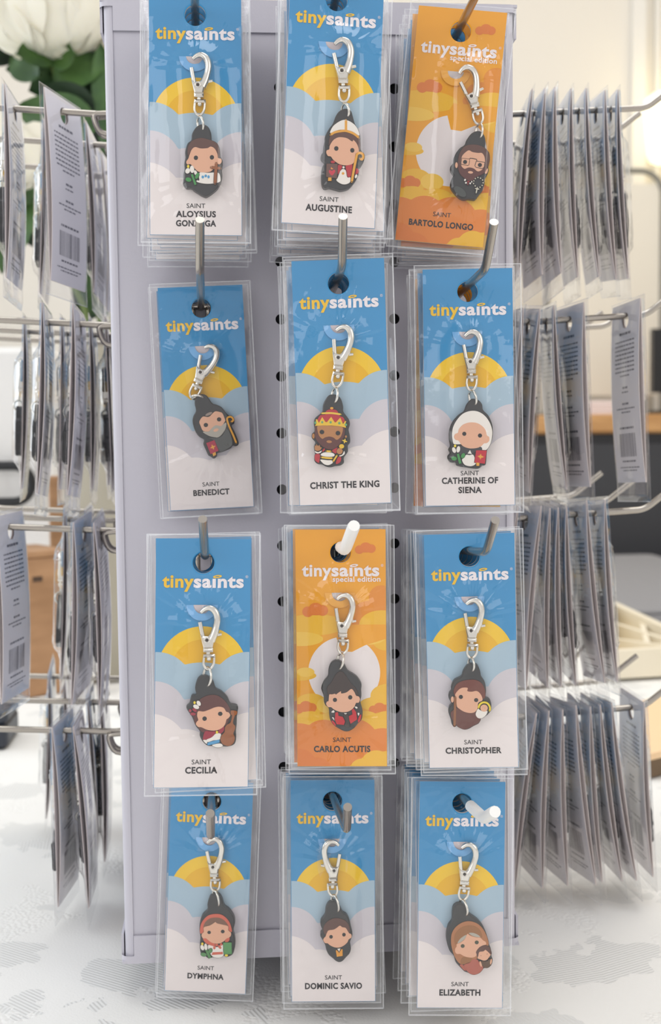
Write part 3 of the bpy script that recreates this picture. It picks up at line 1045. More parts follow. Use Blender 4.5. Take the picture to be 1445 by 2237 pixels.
kind('ben', pose=(-.0503, -.0119, .2927, .0017, -.037, -.0037), crop=(410, 840, 12.042), rivet2=(310, 560, 3.857, 495, 977), loop2=(418, 1196), n=2,
     names=[('SAINT', .887, 7.4, 1.9, 0), ('BENEDICT', .924, 15.8, 2.5, 1)], fig='grey-bearded monk in a black hood', hook=((437, 588), (437, 480)), tab=(410, 370),
     base=[(420, 255), (520, 310), (650, 490), (760, 530), (900, 600), (1030, 760), (1100, 820), (1200, 850), (1235, 950), (1220, 1030), (1160, 1080), (1230, 1230), (1340, 1500), (1330, 1590), (1260, 1625), (1190, 1610), (1120, 1690), (900, 1780), (790, 1800), (770, 1890), (690, 1950), (610, 1900), (545, 1860), (480, 1720), (415, 1570), (430, 1450), (300, 1370), (200, 1220), (135, 1000), (150, 840), (220, 690), (190, 520), (200, 400), (300, 270)],
     art=[('robe', 'P', (78, 80, 78), [(520, 1400), (800, 1400), (930, 1320), (1020, 1150), (1110, 1260), (1180, 1440), (1170, 1600), (1000, 1720), (850, 1760), (700, 1480)]),
          ('hair', 'E', (150, 135, 125), (560, 775, 100, 36, -24)),
          ('face', 'P', SK, [(560, 850), (680, 740), (740, 705), (840, 720), (920, 760), (990, 930), (980, 980), (890, 1100), (800, 1100), (700, 1120), (610, 1190), (570, 1230), (500, 1240), (400, 1210), (340, 1080), (310, 990), (350, 900), (420, 840)]),
          ('beard', 'P', GY, [(400, 1245), (560, 1232), (620, 1160), (720, 1075), (800, 1072), (880, 1085), (1010, 1000), (1020, 1100), (960, 1240), (830, 1380), (700, 1385), (560, 1350)]),
          ('beard', 'E', SK, (750, 1198, 76, 46, -20)),
          ('eye', 'E', DK, (482, 1065, 58, 55)), ('eye', 'E', DK, (830, 917, 58, 55)),
          ('crosier', 'L', GD, 48, [(1280, 1530), (1200, 1330), (1100, 1110), (1042, 930), (1060, 870), (1130, 850), (1190, 890), (1195, 955), (1150, 975)]),
          ('book', 'p', GD, [(650, 1800), (740, 1770), (750, 1850), (680, 1890)]), ('book', 'p', (168, 36, 64), [(490, 1540), (710, 1460), (820, 1740), (610, 1835)]),
          ('book', 'L', GD, 36, [(645, 1595), (685, 1695)]), ('book', 'L', GD, 36, [(615, 1668), (718, 1622)])])
kind('chr', pose=(.0046, -.0647, .2969, -.0099, -.0206, -.1159), crop=(670, 840, 11.773), rivet2=(590, 540, 3.79, 567, 915), loop2=(542, 1178), n=5,
     names=[('CHRIST THE KING', .918, 27.6, 2.6, 1)], fig='bearded king in a jewelled gold crown', hook=((748, 582), (750, 473)), tab=(705, 470),
     base=[(690, 255), (800, 280), (890, 380), (940, 560), (950, 700), (1080, 880), (1115, 1020), (1080, 1160), (1110, 1300), (1120, 1480), (1060, 1580), (1060, 1730), (960, 1880), (960, 2010), (880, 2080), (740, 2100), (620, 2130), (500, 2110), (400, 2060), (280, 2040), (200, 1950), (215, 1780), (190, 1600), (220, 1480), (140, 1380), (140, 1270), (210, 1190), (190, 1000), (210, 880), (290, 800), (400, 700), (430, 500), (560, 290)],
     art=[('ear', 'E', SKD, (180, 1325, 34, 68)), ('ear', 'E', SKD, (1015, 1340, 26, 34)),
          ('cap', 'P', RD, [(285, 940), (300, 870), (360, 790), (480, 770), (500, 690), (560, 650), (640, 640), (740, 650), (800, 690), (850, 800), (950, 850), (980, 960), (800, 1010), (400, 1000)]),
          ('cap', 'E', GD, (650, 610, 44, 32)), ('cap', 'L', (226, 190, 66), 46, [(395, 742), (640, 735), (880, 768)]),
          ('face', 'P', SKD, [(290, 1060), (620, 1060), (930, 1100), (920, 1260), (860, 1390), (780, 1430), (700, 1400), (590, 1400), (480, 1400), (400, 1400), (330, 1330), (290, 1220)]),
          ('beard', 'P', BR2, [(225, 1085), (275, 1075), (285, 1210), (320, 1310), (400, 1395), (480, 1355), (590, 1333), (700, 1362), (780, 1418), (870, 1350), (920, 1250), (940, 1110), (985, 1130), (980, 1300), (900, 1480), (800, 1600), (680, 1670), (560, 1670), (420, 1600), (300, 1490), (220, 1340)]),
          ('beard', 'E', SKD, (585, 1470, 74, 40, 5)),
          ('crown', 'p', (226, 184, 50), [(220, 1065), (250, 1010), (240, 900), (275, 890), (320, 985), (405, 835), (490, 965), (530, 965), (635, 830), (730, 975), (760, 970), (870, 850), (940, 1015), (995, 935), (1025, 945), (1000, 1020), (1020, 1115), (850, 1075), (640, 1055), (420, 1055)])]
     + [('crown', 'E', (96, 160, 112), (x, y, 32, 34)) for x, y in ((230, 985), (405, 970), (622, 972), (845, 995), (1015, 1035))]
     + [('eye', 'E', DK, (398, 1222, 58, 56)), ('eye', 'E', DK, (810, 1250, 58, 56)),
        ('robe', 'P', WH, [(370, 1790), (460, 1745), (620, 1745), (720, 1790), (700, 1850), (540, 1860), (390, 1830)]), ('robe', 'P', WH, [(360, 1930), (540, 1945), (650, 1950), (680, 2010), (580, 2070), (480, 2060), (400, 2000)]),
        ('robe', 'L', (226, 184, 50), 46, [(390, 1872), (540, 1890), (660, 1895)]),
        ('robe', 'P', RD, [(225, 1800), (345, 1800), (330, 1990), (300, 2010), (220, 1940)]), ('robe', 'P', RD, [(820, 1860), (890, 1870), (880, 1980), (800, 2040), (755, 2030), (780, 1930)]),
        ('robe', 'P', RD, [(415, 1680), (470, 1640), (470, 1690), (415, 1735)]), ('robe', 'P', RD, [(665, 1690), (800, 1620), (780, 1680), (770, 1770), (700, 1750)]), ('robe', 'L', (226, 184, 50), 46, [(520, 1715), (625, 1720)]),
        ('robe', 'P', WH, [(215, 1710), (300, 1740), (390, 1700), (370, 1750), (290, 1775), (230, 1750)]), ('robe', 'P', WH, [(840, 1830), (920, 1800), (970, 1710), (985, 1780), (930, 1830), (870, 1850)]),
        ('hand', 'P', SKD, [(210, 1610), (225, 1555), (245, 1580), (262, 1525), (280, 1575), (302, 1560), (318, 1585), (340, 1545), (358, 1610), (395, 1620), (350, 1690), (280, 1710), (220, 1680)]),
        ('sceptre', 'L', (226, 184, 50), 40, [(785, 1825), (690, 1975)]), ('sceptre', 'E', (226, 184, 50), (905, 1590, 65, 58)), ('sceptre', 'L', (226, 190, 60), 32, [(995, 1405), (975, 1500)]), ('sceptre', 'L', (226, 190, 60), 32, [(930, 1435), (1035, 1470)]),
        ('hand', 'E', SKD, (855, 1715, 78, 80))])
kind('cat', pose=(.0586, -.0526, .2949, -.0583, -.0029, -.1152), crop=(970, 860, 12.042), rivet2=(850, 560, 3.857, 685, 890), loop2=(692, 1148), n=5,
     names=[('SAINT', .862, 7.4, 1.9, 0), ('CATHERINE OF', .893, 22.9, 2.5, 1), ('SIENA', .933, 9.5, 2.5, 1)], fig='white-veiled nun with a lily and a red book', hook=((1061, 588), (1080, 485)), tab=(810, 300), oranges=-2,
     base=[(790, 130), (920, 170), (1010, 280), (1040, 430), (1180, 580), (1275, 800), (1295, 1000), (1280, 1180), (1210, 1380), (1140, 1500), (1110, 1850), (1020, 1890), (940, 1960), (840, 1970), (680, 1950), (560, 1930), (420, 1910), (340, 1880), (310, 1810), (180, 1800), (105, 1700), (110, 1620), (160, 1560), (125, 1460), (170, 1360), (140, 1180), (150, 960), (230, 740), (380, 560), (530, 450), (600, 280), (700, 160)],
     art=[('veil', 'P', WH, [(220, 1100), (240, 900), (340, 700), (500, 530), (700, 455), (900, 470), (1080, 580), (1210, 760), (1275, 960), (1270, 1150), (1220, 1340), (1120, 1480), (1000, 1480), (900, 1480), (700, 1300), (430, 1330), (300, 1330), (250, 1300)]),
          ('veil', 'L', LINE, 16, [(375, 1000), (360, 880), (440, 750), (560, 650), (740, 602), (920, 640), (1080, 740), (1170, 880), (1180, 1000), (1150, 1070)]),
          ('robe', 'P', (56, 56, 60), [(450, 1370), (700, 1440), (960, 1390), (1010, 1480), (860, 1520), (700, 1600), (560, 1590), (420, 1600), (380, 1480)]),
          ('robe', 'P', WH, [(590, 1610), (680, 1615), (770, 1605), (820, 1700), (850, 1830), (760, 1900), (650, 1905), (540, 1860), (480, 1740), (540, 1680)]), ('robe', 'p', WH, [(690, 1475), (745, 1590), (620, 1580)]),
          ('face', 'P', SK, [(740, 755), (880, 775), (1010, 850), (1100, 960), (1140, 1100), (1195, 1140), (1195, 1240), (1130, 1300), (1060, 1310), (1000, 1370), (900, 1425), (740, 1445), (580, 1420), (470, 1350), (390, 1240), (310, 1215), (270, 1140), (300, 1060), (370, 1030), (400, 930), (500, 820), (620, 770)]),
          ('eye', 'E', DK, (540, 1057, 55, 55)), ('eye', 'E', DK, (953, 1103, 55, 55)),
          ('lily', 'E', WH, (270, 1485, 48, 78, -20)), ('lily', 'E', WH, (382, 1465, 48, 86, 10)), ('lily', 'E', YL, (297, 1375, 32, 38)), ('lily', 'E', GN, (270, 1705, 75, 55, 10)), ('lily', 'E', GN, (507, 1630, 50, 72, 25)), ('lily', 'p', GN, [(340, 1590), (400, 1575), (470, 1830), (400, 1850)]),
          ('book', 'p', GD, [(850, 1800), (940, 1810), (935, 1900), (860, 1900)]), ('book', 'p', (186, 30, 48), [(850, 1490), (1130, 1495), (1080, 1845), (805, 1810)]),
          ('book', 'L', GD, 44, [(970, 1605), (962, 1710)]), ('book', 'L', GD, 44, [(910, 1652), (1030, 1664)])])
kind('cec', pose=(-.0501, -.0767, .1887, -.0454, .0304, .026), crop=(400, 1460, 11.115), rivet2=(310, 1110, 3.39, 482, 975), loop2=(490, 1192), n=4,
     names=[('SAINT', .896, 7.4, 1.9, 0), ('CECILIA', .929, 12.4, 2.5, 1)], fig='girl with flowers in her hair and a violin', hook=((448, 1214), (443, 1134)), tab=(570, 440),
     base=[(500, 170), (650, 210), (740, 320), (800, 480), (940, 560), (1080, 700), (1160, 860), (1300, 890), (1340, 960), (1310, 1170), (1305, 1350), (1290, 1500), (1290, 1720), (1240, 1850), (1090, 1900), (960, 1900), (850, 1935), (720, 1890), (600, 1880), (480, 1780), (410, 1640), (410, 1530), (310, 1400), (250, 1250), (200, 1150), (110, 1020), (85, 930), (160, 850), (190, 720), (230, 650), (320, 640), (295, 480), (340, 300), (400, 210)],
     art=[('hair', 'P', BR2, [(260, 1200), (250, 1120), (380, 800), (520, 690), (680, 645), (850, 665), (1000, 770), (1100, 900), (1150, 1040), (1100, 1310), (1000, 1400), (700, 1480), (500, 1560), (380, 1450), (290, 1330)]),
          ('hair', 'L', LINE, 15, [(470, 820), (600, 748), (720, 730), (880, 770), (980, 860), (1040, 960)]),
          ('dress', 'P', WH, [(580, 1720), (700, 1670), (800, 1580), (920, 1590), (900, 1720), (740, 1750), (600, 1790)]), ('dress', 'P', WH, [(490, 1740), (570, 1740), (590, 1800), (570, 1830), (520, 1790)]), ('dress', 'P', WH, [(710, 1860), (900, 1820), (970, 1880), (880, 1920), (780, 1910)]),
          ('dress', 'p', BL, [(590, 1825), (620, 1795), (890, 1720), (890, 1800), (620, 1870), (590, 1855)]),
          ('cape', 'P', (150, 36, 56), [(490, 1660), (510, 1580), (560, 1520), (700, 1530), (790, 1530), (770, 1600), (680, 1680), (580, 1720), (490, 1730)]), ('cape', 'P', (150, 36, 56), [(860, 1510), (990, 1400), (1000, 1500), (930, 1580), (870, 1560)]), ('cape', 'E', YL, (825, 1550, 30, 36)),
          ('face', 'P', SK, [(370, 1040), (500, 1045), (640, 1000), (760, 950), (880, 930), (990, 960), (1050, 1050), (1110, 1070), (1150, 1140), (1100, 1210), (1060, 1240), (1030, 1340), (960, 1440), (830, 1500), (700, 1510), (560, 1480), (450, 1430), (370, 1420), (315, 1360), (330, 1300), (370, 1250), (345, 1150)]),
          ('eye', 'E', DK, (525, 1218, 55, 55)), ('eye', 'E', DK, (905, 1100, 55, 52)),
          ('flower', 'E', (156, 48, 64), (245, 1105, 68, 40, 5)), ('flower', 'E', (156, 48, 64), (175, 1025, 33, 38)), ('flower', 'E', (156, 48, 64), (282, 1010, 62, 36, 35)), ('flower', 'E', WH, (320, 930, 76, 50, 25)), ('flower', 'E', WH, (382, 845, 46, 68, -30)), ('flower', 'E', YL, (282, 830, 29, 34)),
          ('violin', 'P', WB, [(1170, 1020), (1310, 1040), (1300, 1120), (1260, 1150), (1215, 1320), (1270, 1400), (1260, 1480), (1225, 1580), (1260, 1680), (1230, 1800), (1140, 1875), (1040, 1870), (950, 1820), (910, 1720), (940, 1620), (1010, 1540), (1020, 1440), (1060, 1370), (1150, 1310), (1190, 1150), (1160, 1110)]),
          ('violin', 'l', LINE, 20, [(1110, 1475), (1048, 1730)]), ('violin', 'l', LINE, 20, [(1170, 1485), (1108, 1735)])])
kind('car', pose=(.0047, -.0594, .1899, -.0242, .0025, -.1179), crop=(690, 1430, 12.427), rivet2=(590, 1110, 3.667, 577, 940), loop2=(576, 1178), n=9, orange=True,
     names=[('SAINT', .886, 7.4, 1.9, 0), ('CARLO ACUTIS', .925, 23.0, 2.5, 1)], fig='dark-haired boy in a red shirt', hook=((754, 1201), (773, 1151)), white=0.040, tab=(610, 400), oranges=2,
     base=[(560, 150), (700, 200), (780, 280), (870, 440), (1000, 520), (1130, 620), (1240, 800), (1235, 960), (1240, 1130), (1210, 1280), (1250, 1440), (1275, 1580), (1250, 1760), (1150, 1870), (1040, 2000), (900, 2080), (780, 2080), (650, 2020), (500, 1920), (400, 1780), (370, 1640), (350, 1450), (270, 1380), (225, 1270), (215, 1120), (160, 960), (155, 880), (220, 720), (330, 580), (350, 380), (420, 220)],
     art=[('hair', 'P', (58, 44, 40), [(350, 1120), (310, 900), (420, 760), (560, 520), (700, 460), (820, 570), (960, 780), (1080, 900), (1150, 1050), (1120, 1130), (1000, 1100), (700, 1120), (540, 1120), (420, 1120)]),
          ('shirt', 'p', (190, 26, 38), [(535, 1570), (610, 1560), (620, 1660), (740, 1690), (800, 1810), (770, 1910), (570, 1890), (520, 1760)]), ('shirt', 'p', (190, 26, 38), [(980, 1510), (1030, 1460), (1100, 1560), (1130, 1760), (950, 1880), (915, 1780), (900, 1670), (1000, 1620)]),
          ('shirt', 'E', (190, 26, 38), (495, 1860, 26, 92, -38)), ('shirt', 'E', (190, 26, 38), (1195, 1730, 34, 115, 18)), ('shirt', 'p', WH, [(765, 1585), (850, 1585), (840, 1610), (800, 1620)]),
          ('tie', 'P', (58, 48, 44), [(760, 1640), (880, 1640), (900, 1800), (930, 1940), (860, 1975), (790, 1930), (820, 1800)]),
          ('jacket', 'P', WH, [(425, 1560), (480, 1510), (515, 1545), (490, 1575)]), ('jacket', 'P', WH, [(445, 1700), (490, 1710), (505, 1785)]), ('jacket', 'P', WH, [(1060, 1415), (1110, 1410), (1140, 1440), (1110, 1465)]), ('jacket', 'P', WH, [(1140, 1580), (1190, 1590), (1165, 1660)]),
          ('face', 'P', SK, [(370, 1085), (440, 1075), (530, 1060), (550, 1080), (620, 1030), (690, 995), (700, 1050), (840, 1020), (970, 930), (1050, 1010), (1100, 1110), (1170, 1135), (1205, 1210), (1170, 1300), (1100, 1310), (1060, 1400), (980, 1490), (860, 1550), (720, 1560), (590, 1530), (490, 1480), (420, 1425), (340, 1420), (285, 1340), (310, 1270), (350, 1250)]),
          ('eye', 'E', DK, (525, 1225, 58, 58)), ('eye', 'E', DK, (940, 1155, 58, 60))])
kind('cpr', pose=(.057, -.0619, .1874, .008, -.0167, -.1494), crop=(970, 1440, 12.565), rivet2=(860, 1110, 3.667, 622, 977), loop2=(622, 1212), n=8,
     names=[('SAINT', .888, 7.4, 1.9, 0), ('CHRISTOPHER', .924, 22.9, 2.5, 1)], fig='brown-robed staff bearer with a haloed infant', hook=((1063, 1206), (1083, 1136)), tab=(760, 340),
     base=[(800, 130), (920, 160), (1000, 330), (1030, 480), (1130, 640), (1165, 860), (1150, 1040), (1260, 1110), (1310, 1250), (1280, 1430), (1190, 1540), (1010, 1650), (970, 1760), (820, 1840), (700, 1910), (580, 1935), (440, 1890), (360, 1830), (290, 1870), (220, 1780), (190, 1640), (130, 1460), (150, 1320), (210, 1220), (135, 1060), (150, 940), (210, 860), (205, 760), (290, 580), (480, 480), (540, 320), (660, 160)],
     art=[('ear', 'E', SK, (240, 1105, 44, 84)),
          ('hair', 'P', (108, 52, 40), [(280, 950), (275, 840), (340, 700), (480, 610), (680, 565), (880, 570), (1040, 660), (1130, 830), (1140, 1010), (1090, 1090), (1000, 1030), (650, 900), (340, 980)]),
          ('robe', 'P', (100, 54, 46), [(190, 1500), (230, 1420), (370, 1340), (600, 1440), (850, 1430), (960, 1560), (1010, 1650), (950, 1750), (800, 1830), (600, 1925), (440, 1880), (350, 1810), (230, 1650)]),
          ('robe', 'L', LINE, 14, [(360, 1620), (560, 1600), (740, 1535), (810, 1490)]), ('robe', 'L', LINE, 14, [(360, 1700), (560, 1690), (720, 1620), (850, 1560)]), ('robe', 'L', LINE, 14, [(365, 1712), (520, 1780), (700, 1800), (830, 1790)]), ('robe', 'L', LINE, 14, [(600, 1685), (720, 1720), (860, 1720)]),
          ('face', 'P', SK, [(560, 775), (660, 790), (650, 870), (760, 890), (900, 870), (990, 930), (1050, 1030), (1060, 1130), (950, 1200), (930, 1350), (850, 1450), (720, 1475), (560, 1440), (430, 1360), (360, 1290), (340, 1100), (310, 980), (370, 880), (460, 800)]),
          ('eye', 'E', DK, (470, 1032, 58, 58)), ('eye', 'E', DK, (890, 1118, 58, 55)),
          ('staff', 'L', (140, 88, 50), 66, [(318, 1035), (306, 1430), (296, 1820)]),
          ('infant', 'P', WH, [(940, 1360), (1010, 1400), (1100, 1430), (1200, 1420), (1160, 1530), (1050, 1615), (940, 1610), (880, 1530), (890, 1450)]),
          ('infant', 'L', (230, 204, 40), 50, [(955, 1330), (985, 1245), (1070, 1185), (1180, 1195), (1250, 1270), (1272, 1350), (1258, 1410)]),
          ('infant', 'E', SK, (1107, 1338, 102, 98)), ('infant', 'E', DK, (1072, 1310, 11, 11)), ('infant', 'E', DK, (1128, 1333, 11, 11))])
kind('dym', pose=(-.0497, -.0110, .0749, -.0066, .0524, -.10), crop=(425, 1940, 13.98), rivet2=(330, 1680, 4.018, 547, 852), loop2=(560, 1073), n=2,
     names=[('SAINT', .882, 7.4, 1.9, 0), ('DYMPHNA', .922, 16.3, 2.5, 1)], fig='red-headscarfed girl with a lily and green book', hook=((460.6, 1828), (459.4, 1777)), tab=(700, 560),
     base=[(640, 200), (760, 230), (840, 360), (910, 560), (1050, 670), (1190, 870), (1230, 1080), (1180, 1330), (1220, 1480), (1240, 1720), (1190, 1990), (1070, 2090), (960, 2110), (880, 2080), (720, 2150), (560, 2120), (440, 2150), (330, 2090), (220, 2040), (170, 1900), (165, 1700), (180, 1500), (155, 1300), (165, 1060), (230, 850), (390, 680), (400, 480), (450, 300), (540, 220)],
     art=[('scarf', 'P', (204, 98, 76), [(170, 1340), (190, 1140), (270, 980), (420, 840), (620, 790), (820, 810), (980, 920), (1090, 1080), (1145, 1280), (1120, 1340), (900, 1300), (400, 1300), (220, 1390)]),
          ('hair', 'P', BR3, [(270, 1200), (330, 1030), (470, 920), (640, 890), (800, 910), (940, 1000), (1040, 1160), (900, 1220), (640, 1250), (400, 1250)]), ('hair', 'l', LINE, 12, [(632, 900), (632, 1050)]),
          ('dress', 'P', WH, [(420, 1740), (560, 1760), (700, 1800), (870, 1720), (880, 1900), (900, 2030), (820, 2110), (700, 2130), (580, 2100), (510, 2040), (430, 1880)]), ('dress', 'p', (204, 98, 76), [(550, 1950), (870, 1935), (880, 2020), (520, 2045)]),
          ('scarf', 'P', (204, 98, 76), [(260, 1540), (350, 1530), (450, 1610), (620, 1690), (600, 1770), (480, 1740), (340, 1670)]), ('scarf', 'P', (204, 98, 76), [(930, 1620), (1000, 1510), (1080, 1520), (1050, 1620), (980, 1650)]),
          ('scarf', 'E', (204, 98, 76), (612, 1812, 40, 58, 10)), ('scarf', 'E', (204, 98, 76), (775, 1795, 40, 66, -40)), ('scarf', 'E', (204, 98, 76), (820, 1715, 40, 40)), ('scarf', 'E', (204, 98, 76), (682, 1730, 48, 36)),
          ('face', 'P', SK, [(290, 1195), (460, 1140), (570, 1080), (640, 1030), (700, 1070), (860, 1110), (1030, 1160), (1040, 1280), (1120, 1360), (1110, 1460), (1050, 1510), (980, 1540), (900, 1620), (780, 1680), (660, 1690), (540, 1665), (440, 1600), (350, 1530), (270, 1530), (220, 1450), (240, 1380), (290, 1330)]),
          ('eye', 'E', DK, (452, 1345, 55, 52)), ('eye', 'E', DK, (868, 1318, 58, 55)),
          ('lily', 'E', WH, (245, 1810, 55, 85, -20)), ('lily', 'E', WH, (352, 1790, 48, 106, -8)), ('lily', 'E', YL, (245, 1695, 36, 44)), ('lily', 'E', (84, 136, 80), (285, 2020, 90, 58, 10)), ('lily', 'E', (84, 136, 80), (490, 1905, 55, 75, 25)), ('lily', 'p', (84, 136, 80), [(330, 1880), (400, 1870), (520, 2110), (440, 2140)]),
          ('book', 'E', YL, (980, 2045, 50, 36)), ('book', 'p', (84, 144, 84), [(880, 1650), (1140, 1650), (1150, 2000), (900, 2010)])])
kind('dom', pose=(.0029, -.028, .0782, -.0636, .0072, -.0769), crop=(690, 1960, 14.911), rivet2=(580, 1640, 3.747, 563, 975), loop2=(560, 1192), n=5, mirror=True,
     names=[('SAINT', .890, 7.4, 1.9, 0), ('DOMINIC SAVIO', .928, 24.8, 2.6, 1)], fig='brown-haired boy in black with a gold vest', hook=((758, 1814), (760, 1763)), tab=(680, 490),
     base=[(570, 125), (680, 170), (800, 340), (880, 500), (1010, 580), (1100, 760), (1150, 980), (1200, 1200), (1160, 1350), (1120, 1480), (1150, 1680), (1100, 1840), (990, 1960), (880, 2080), (770, 2120), (660, 2080), (560, 1990), (430, 1880), (350, 1720), (310, 1560), (230, 1400), (160, 1280), (160, 1170), (220, 1090), (160, 900), (170, 760), (300, 570), (330, 350), (420, 190)],
     art=[('hair', 'P', BR, [(250, 1060), (280, 920), (400, 780), (580, 690), (780, 690), (960, 760), (1080, 900), (1115, 1100), (1080, 1170), (900, 1130), (600, 1130), (380, 1170), (310, 1220)]),
          ('vest', 'p', (222, 152, 50), [(655, 1730), (690, 1720), (770, 1810), (840, 1690), (880, 1700), (880, 1910), (690, 1940)]), ('vest', 'p', WH, [(705, 1680), (810, 1665), (770, 1775)]),
          ('face', 'P', SK, [(420, 1075), (580, 1050), (690, 990), (790, 920), (870, 970), (980, 995), (1050, 1100), (1090, 1165), (1160, 1210), (1165, 1310), (1080, 1370), (1040, 1460), (950, 1550), (830, 1620), (690, 1640), (560, 1610), (450, 1550), (390, 1500), (310, 1490), (250, 1400), (270, 1330), (320, 1280), (360, 1170)]),
          ('eye', 'E', DK, (502, 1285, 60, 62)), ('eye', 'E', DK, (922, 1215, 58, 62))])
kind('eli', pose=(.0568, -.0451, .0804, -.0572, .0252, -.0659), crop=(970, 1960, 12.042), rivet2=(860, 1640, 3.747, 580, 1003), loop2=(562, 1232), n=7,
     names=[('SAINT', .893, 7.4, 1.9, 0), ('ELIZABETH', .930, 17.5, 2.6, 1)], fig='brown-veiled woman holding a small child', hook=((1058, 1788), (1081, 1774)), white=0.042, tab=(560, 490),
     base=[(440, 175), (560, 230), (640, 360), (720, 470), (900, 600), (1040, 770), (1130, 980), (1180, 1200), (1240, 1350), (1255, 1520), (1290, 1650), (1260, 1780), (1150, 1860), (1050, 1880), (960, 1990), (800, 2040), (640, 1990), (540, 1950), (420, 1830), (310, 1700), (270, 1550), (150, 1400), (80, 1150), (80, 960), (130, 760), (220, 620), (230, 430), (260, 270), (340, 190)],
     art=[('veil', 'P', (170, 112, 72), [(190, 1120), (220, 930), (330, 770), (500, 660), (680, 630), (880, 690), (1030, 830), (1130, 1020), (1180, 1240), (1100, 1500), (800, 1650), (740, 1680), (600, 1740), (430, 1750), (300, 1590), (210, 1330)]),
          ('veil', 'P', (148, 98, 56), [(270, 1150), (290, 970), (410, 820), (580, 740), (760, 735), (900, 795), (990, 910), (1015, 1060), (900, 1030), (760, 990), (600, 1020), (450, 1120), (330, 1260)]),
          ('gown', 'P', (172, 92, 76), [(420, 1780), (510, 1780), (580, 1930), (500, 1890)]), ('gown', 'P', (172, 92, 76), [(540, 1770), (680, 1720), (760, 1630), (880, 1640), (940, 1720), (1040, 1840), (960, 1970), (820, 2035), (700, 2010), (600, 1930), (540, 1850)]),
          ('veil', 'P', (148, 98, 56), [(440, 1720), (500, 1580), (740, 1590), (720, 1660), (620, 1730), (500, 1765)]),
          ('face', 'P', SK, [(620, 960), (700, 1010), (840, 1050), (960, 1060), (1030, 1130), (1100, 1170), (1110, 1240), (980, 1290), (880, 1400), (860, 1530), (760, 1585), (640, 1580), (520, 1540), (430, 1490), (350, 1490), (300, 1440), (300, 1350), (340, 1290), (340, 1230), (440, 1190), (550, 1100)]),
          ('hair', 'P', GY, [(360, 1205), (440, 1080), (590, 985), (565, 1080), (450, 1175)]), ('hair', 'P', GY, [(660, 940), (780, 935), (900, 985), (960, 1045), (840, 1040), (730, 1000)]),
          ('eye', 'E', (70, 70, 52), (497, 1278, 52, 50)), ('eye', 'E', (70, 70, 52), (866, 1183, 52, 50)),
          ('infant', 'P', (92, 68, 48), [(980, 1680), (1130, 1680), (1200, 1620), (1260, 1740), (1180, 1840), (1080, 1850), (1010, 1790)]), ('infant', 'E', SK, (970, 1750, 28, 78, -15)), ('infant', 'E', SK, (1240, 1690, 26, 78, 10)),
          ('infant', 'P', BR, [(850, 1430), (940, 1310), (1060, 1265), (1180, 1290), (1230, 1370), (1245, 1500), (1100, 1500), (960, 1500), (900, 1560), (870, 1500)]),
          ('infant', 'P', SK, [(930, 1430), (1040, 1410), (1090, 1370), (1150, 1410), (1200, 1460), (1235, 1500), (1190, 1570), (1130, 1640), (1050, 1660), (960, 1630), (890, 1600), (900, 1540)]),
          ('infant', 'E', DK, (975, 1530, 13, 14)), ('infant', 'E', DK, (1138, 1485, 13, 14))])

# ------------------------------------------------------------------ card packages
M_metal = mat('nickel', (226, 222, 214), 0.24, 1.0)
M_rubber = mat('black_rubber', (44, 44, 46), 0.42, spec=0.5, bump=(400, 0.05))
M_cardwhite = mat('card_back', (232, 229, 232), 0.55)
M_edge = mat('card_edge', (226, 214, 210), 0.7)


def ink(rgb, rough=0.42):
    return mat('ink_%d_%d_%d' % tuple(rgb), rgb, rough, spec=0.4)


def rub(rgb):
    return mat('pvc_%d_%d_%d' % tuple(rgb), rgb, 0.45, spec=0.4)


BLUE = dict(base=(58, 143, 195), sun=(240, 196, 44), sun2=(232, 178, 24), c1=(166, 190, 206), c2=(206, 200, 206), c3=(232, 223, 221), flap=(112, 172, 222))  # flap: base blue paled for light caught by the bent tongue
X0, X1, Z1, Z0 = -CWID / 2, CWID / 2, HTOP, HTOP - CHGT


def uv(u, v):
    return (X0 + u * CWID, Z1 - v * CHGT)


def bow(z):
    return .00036 + .0022 * max(0.0, math.sin(math.pi * min(1.0, max(0.0, (Z1 - z) / CHGT)))) ** .85


def clip(poly):
    """Sutherland-Hodgman against the card rectangle"""
    e = 0.00015
    for ax, lim, sg in ((0, X0 + e, 1), (0, X1 - e, -1), (1, Z0 + e, 1), (1, Z1 - e, -1)):
        out = []
        for i in range(len(poly)):
            a, b_ = poly[i - 1], poly[i]
            ia, ib = sg * (a[ax] - lim) >= 0, sg * (b_[ax] - lim) >= 0
            if ia != ib:
                t = (lim - a[ax]) / (b_[ax] - a[ax])
                out.append((a[0] + t * (b_[0] - a[0]), a[1] + t * (b_[1] - a[1])))
            if ib:
                out.append(b_)
        poly = out
        if not poly:
            break
    return poly


def bumps(circles, vbot=1.0, n=60):
    """region under the upper envelope of circles given in card units (u, v, radius as a share of the width)"""
    top = []
    for k in range(n + 1):
        x = X0 + 0.00015 + (CWID - 0.0003) * k / n
        best = Z0 + 0.00015
        for u, v, r in circles:
            cx, cz = uv(u, v)
            R = r * CWID
            d = R * R - (x - cx) ** 2
            if d > 0:
                best = max(best, cz + math.sqrt(d))
        top.append((x, best))
    zb = uv(0, vbot)[1] + (0.00015 if vbot == 1.0 else 0)
    return top, zb


def add_bumps(mb, circles, y, mi, vbot=1.0):
    top, zb = bumps(circles, vbot)
    V = [(x, y, max(z, zb)) for x, z in top] + [(x, y, zb) for x, z in top]
    n = len(top)
    mb.add(V, [(i, n + i, n + i + 1, i + 1) for i in range(n - 1)], mi)


def ell(u, v, ru, rv, n=28):
    cx, cz = uv(u, v)
    return clip([(cx + ru * CWID * math.cos(2 * math.pi * k / n), cz + rv * CHGT * math.sin(2 * math.pi * k / n)) for k in range(n)])


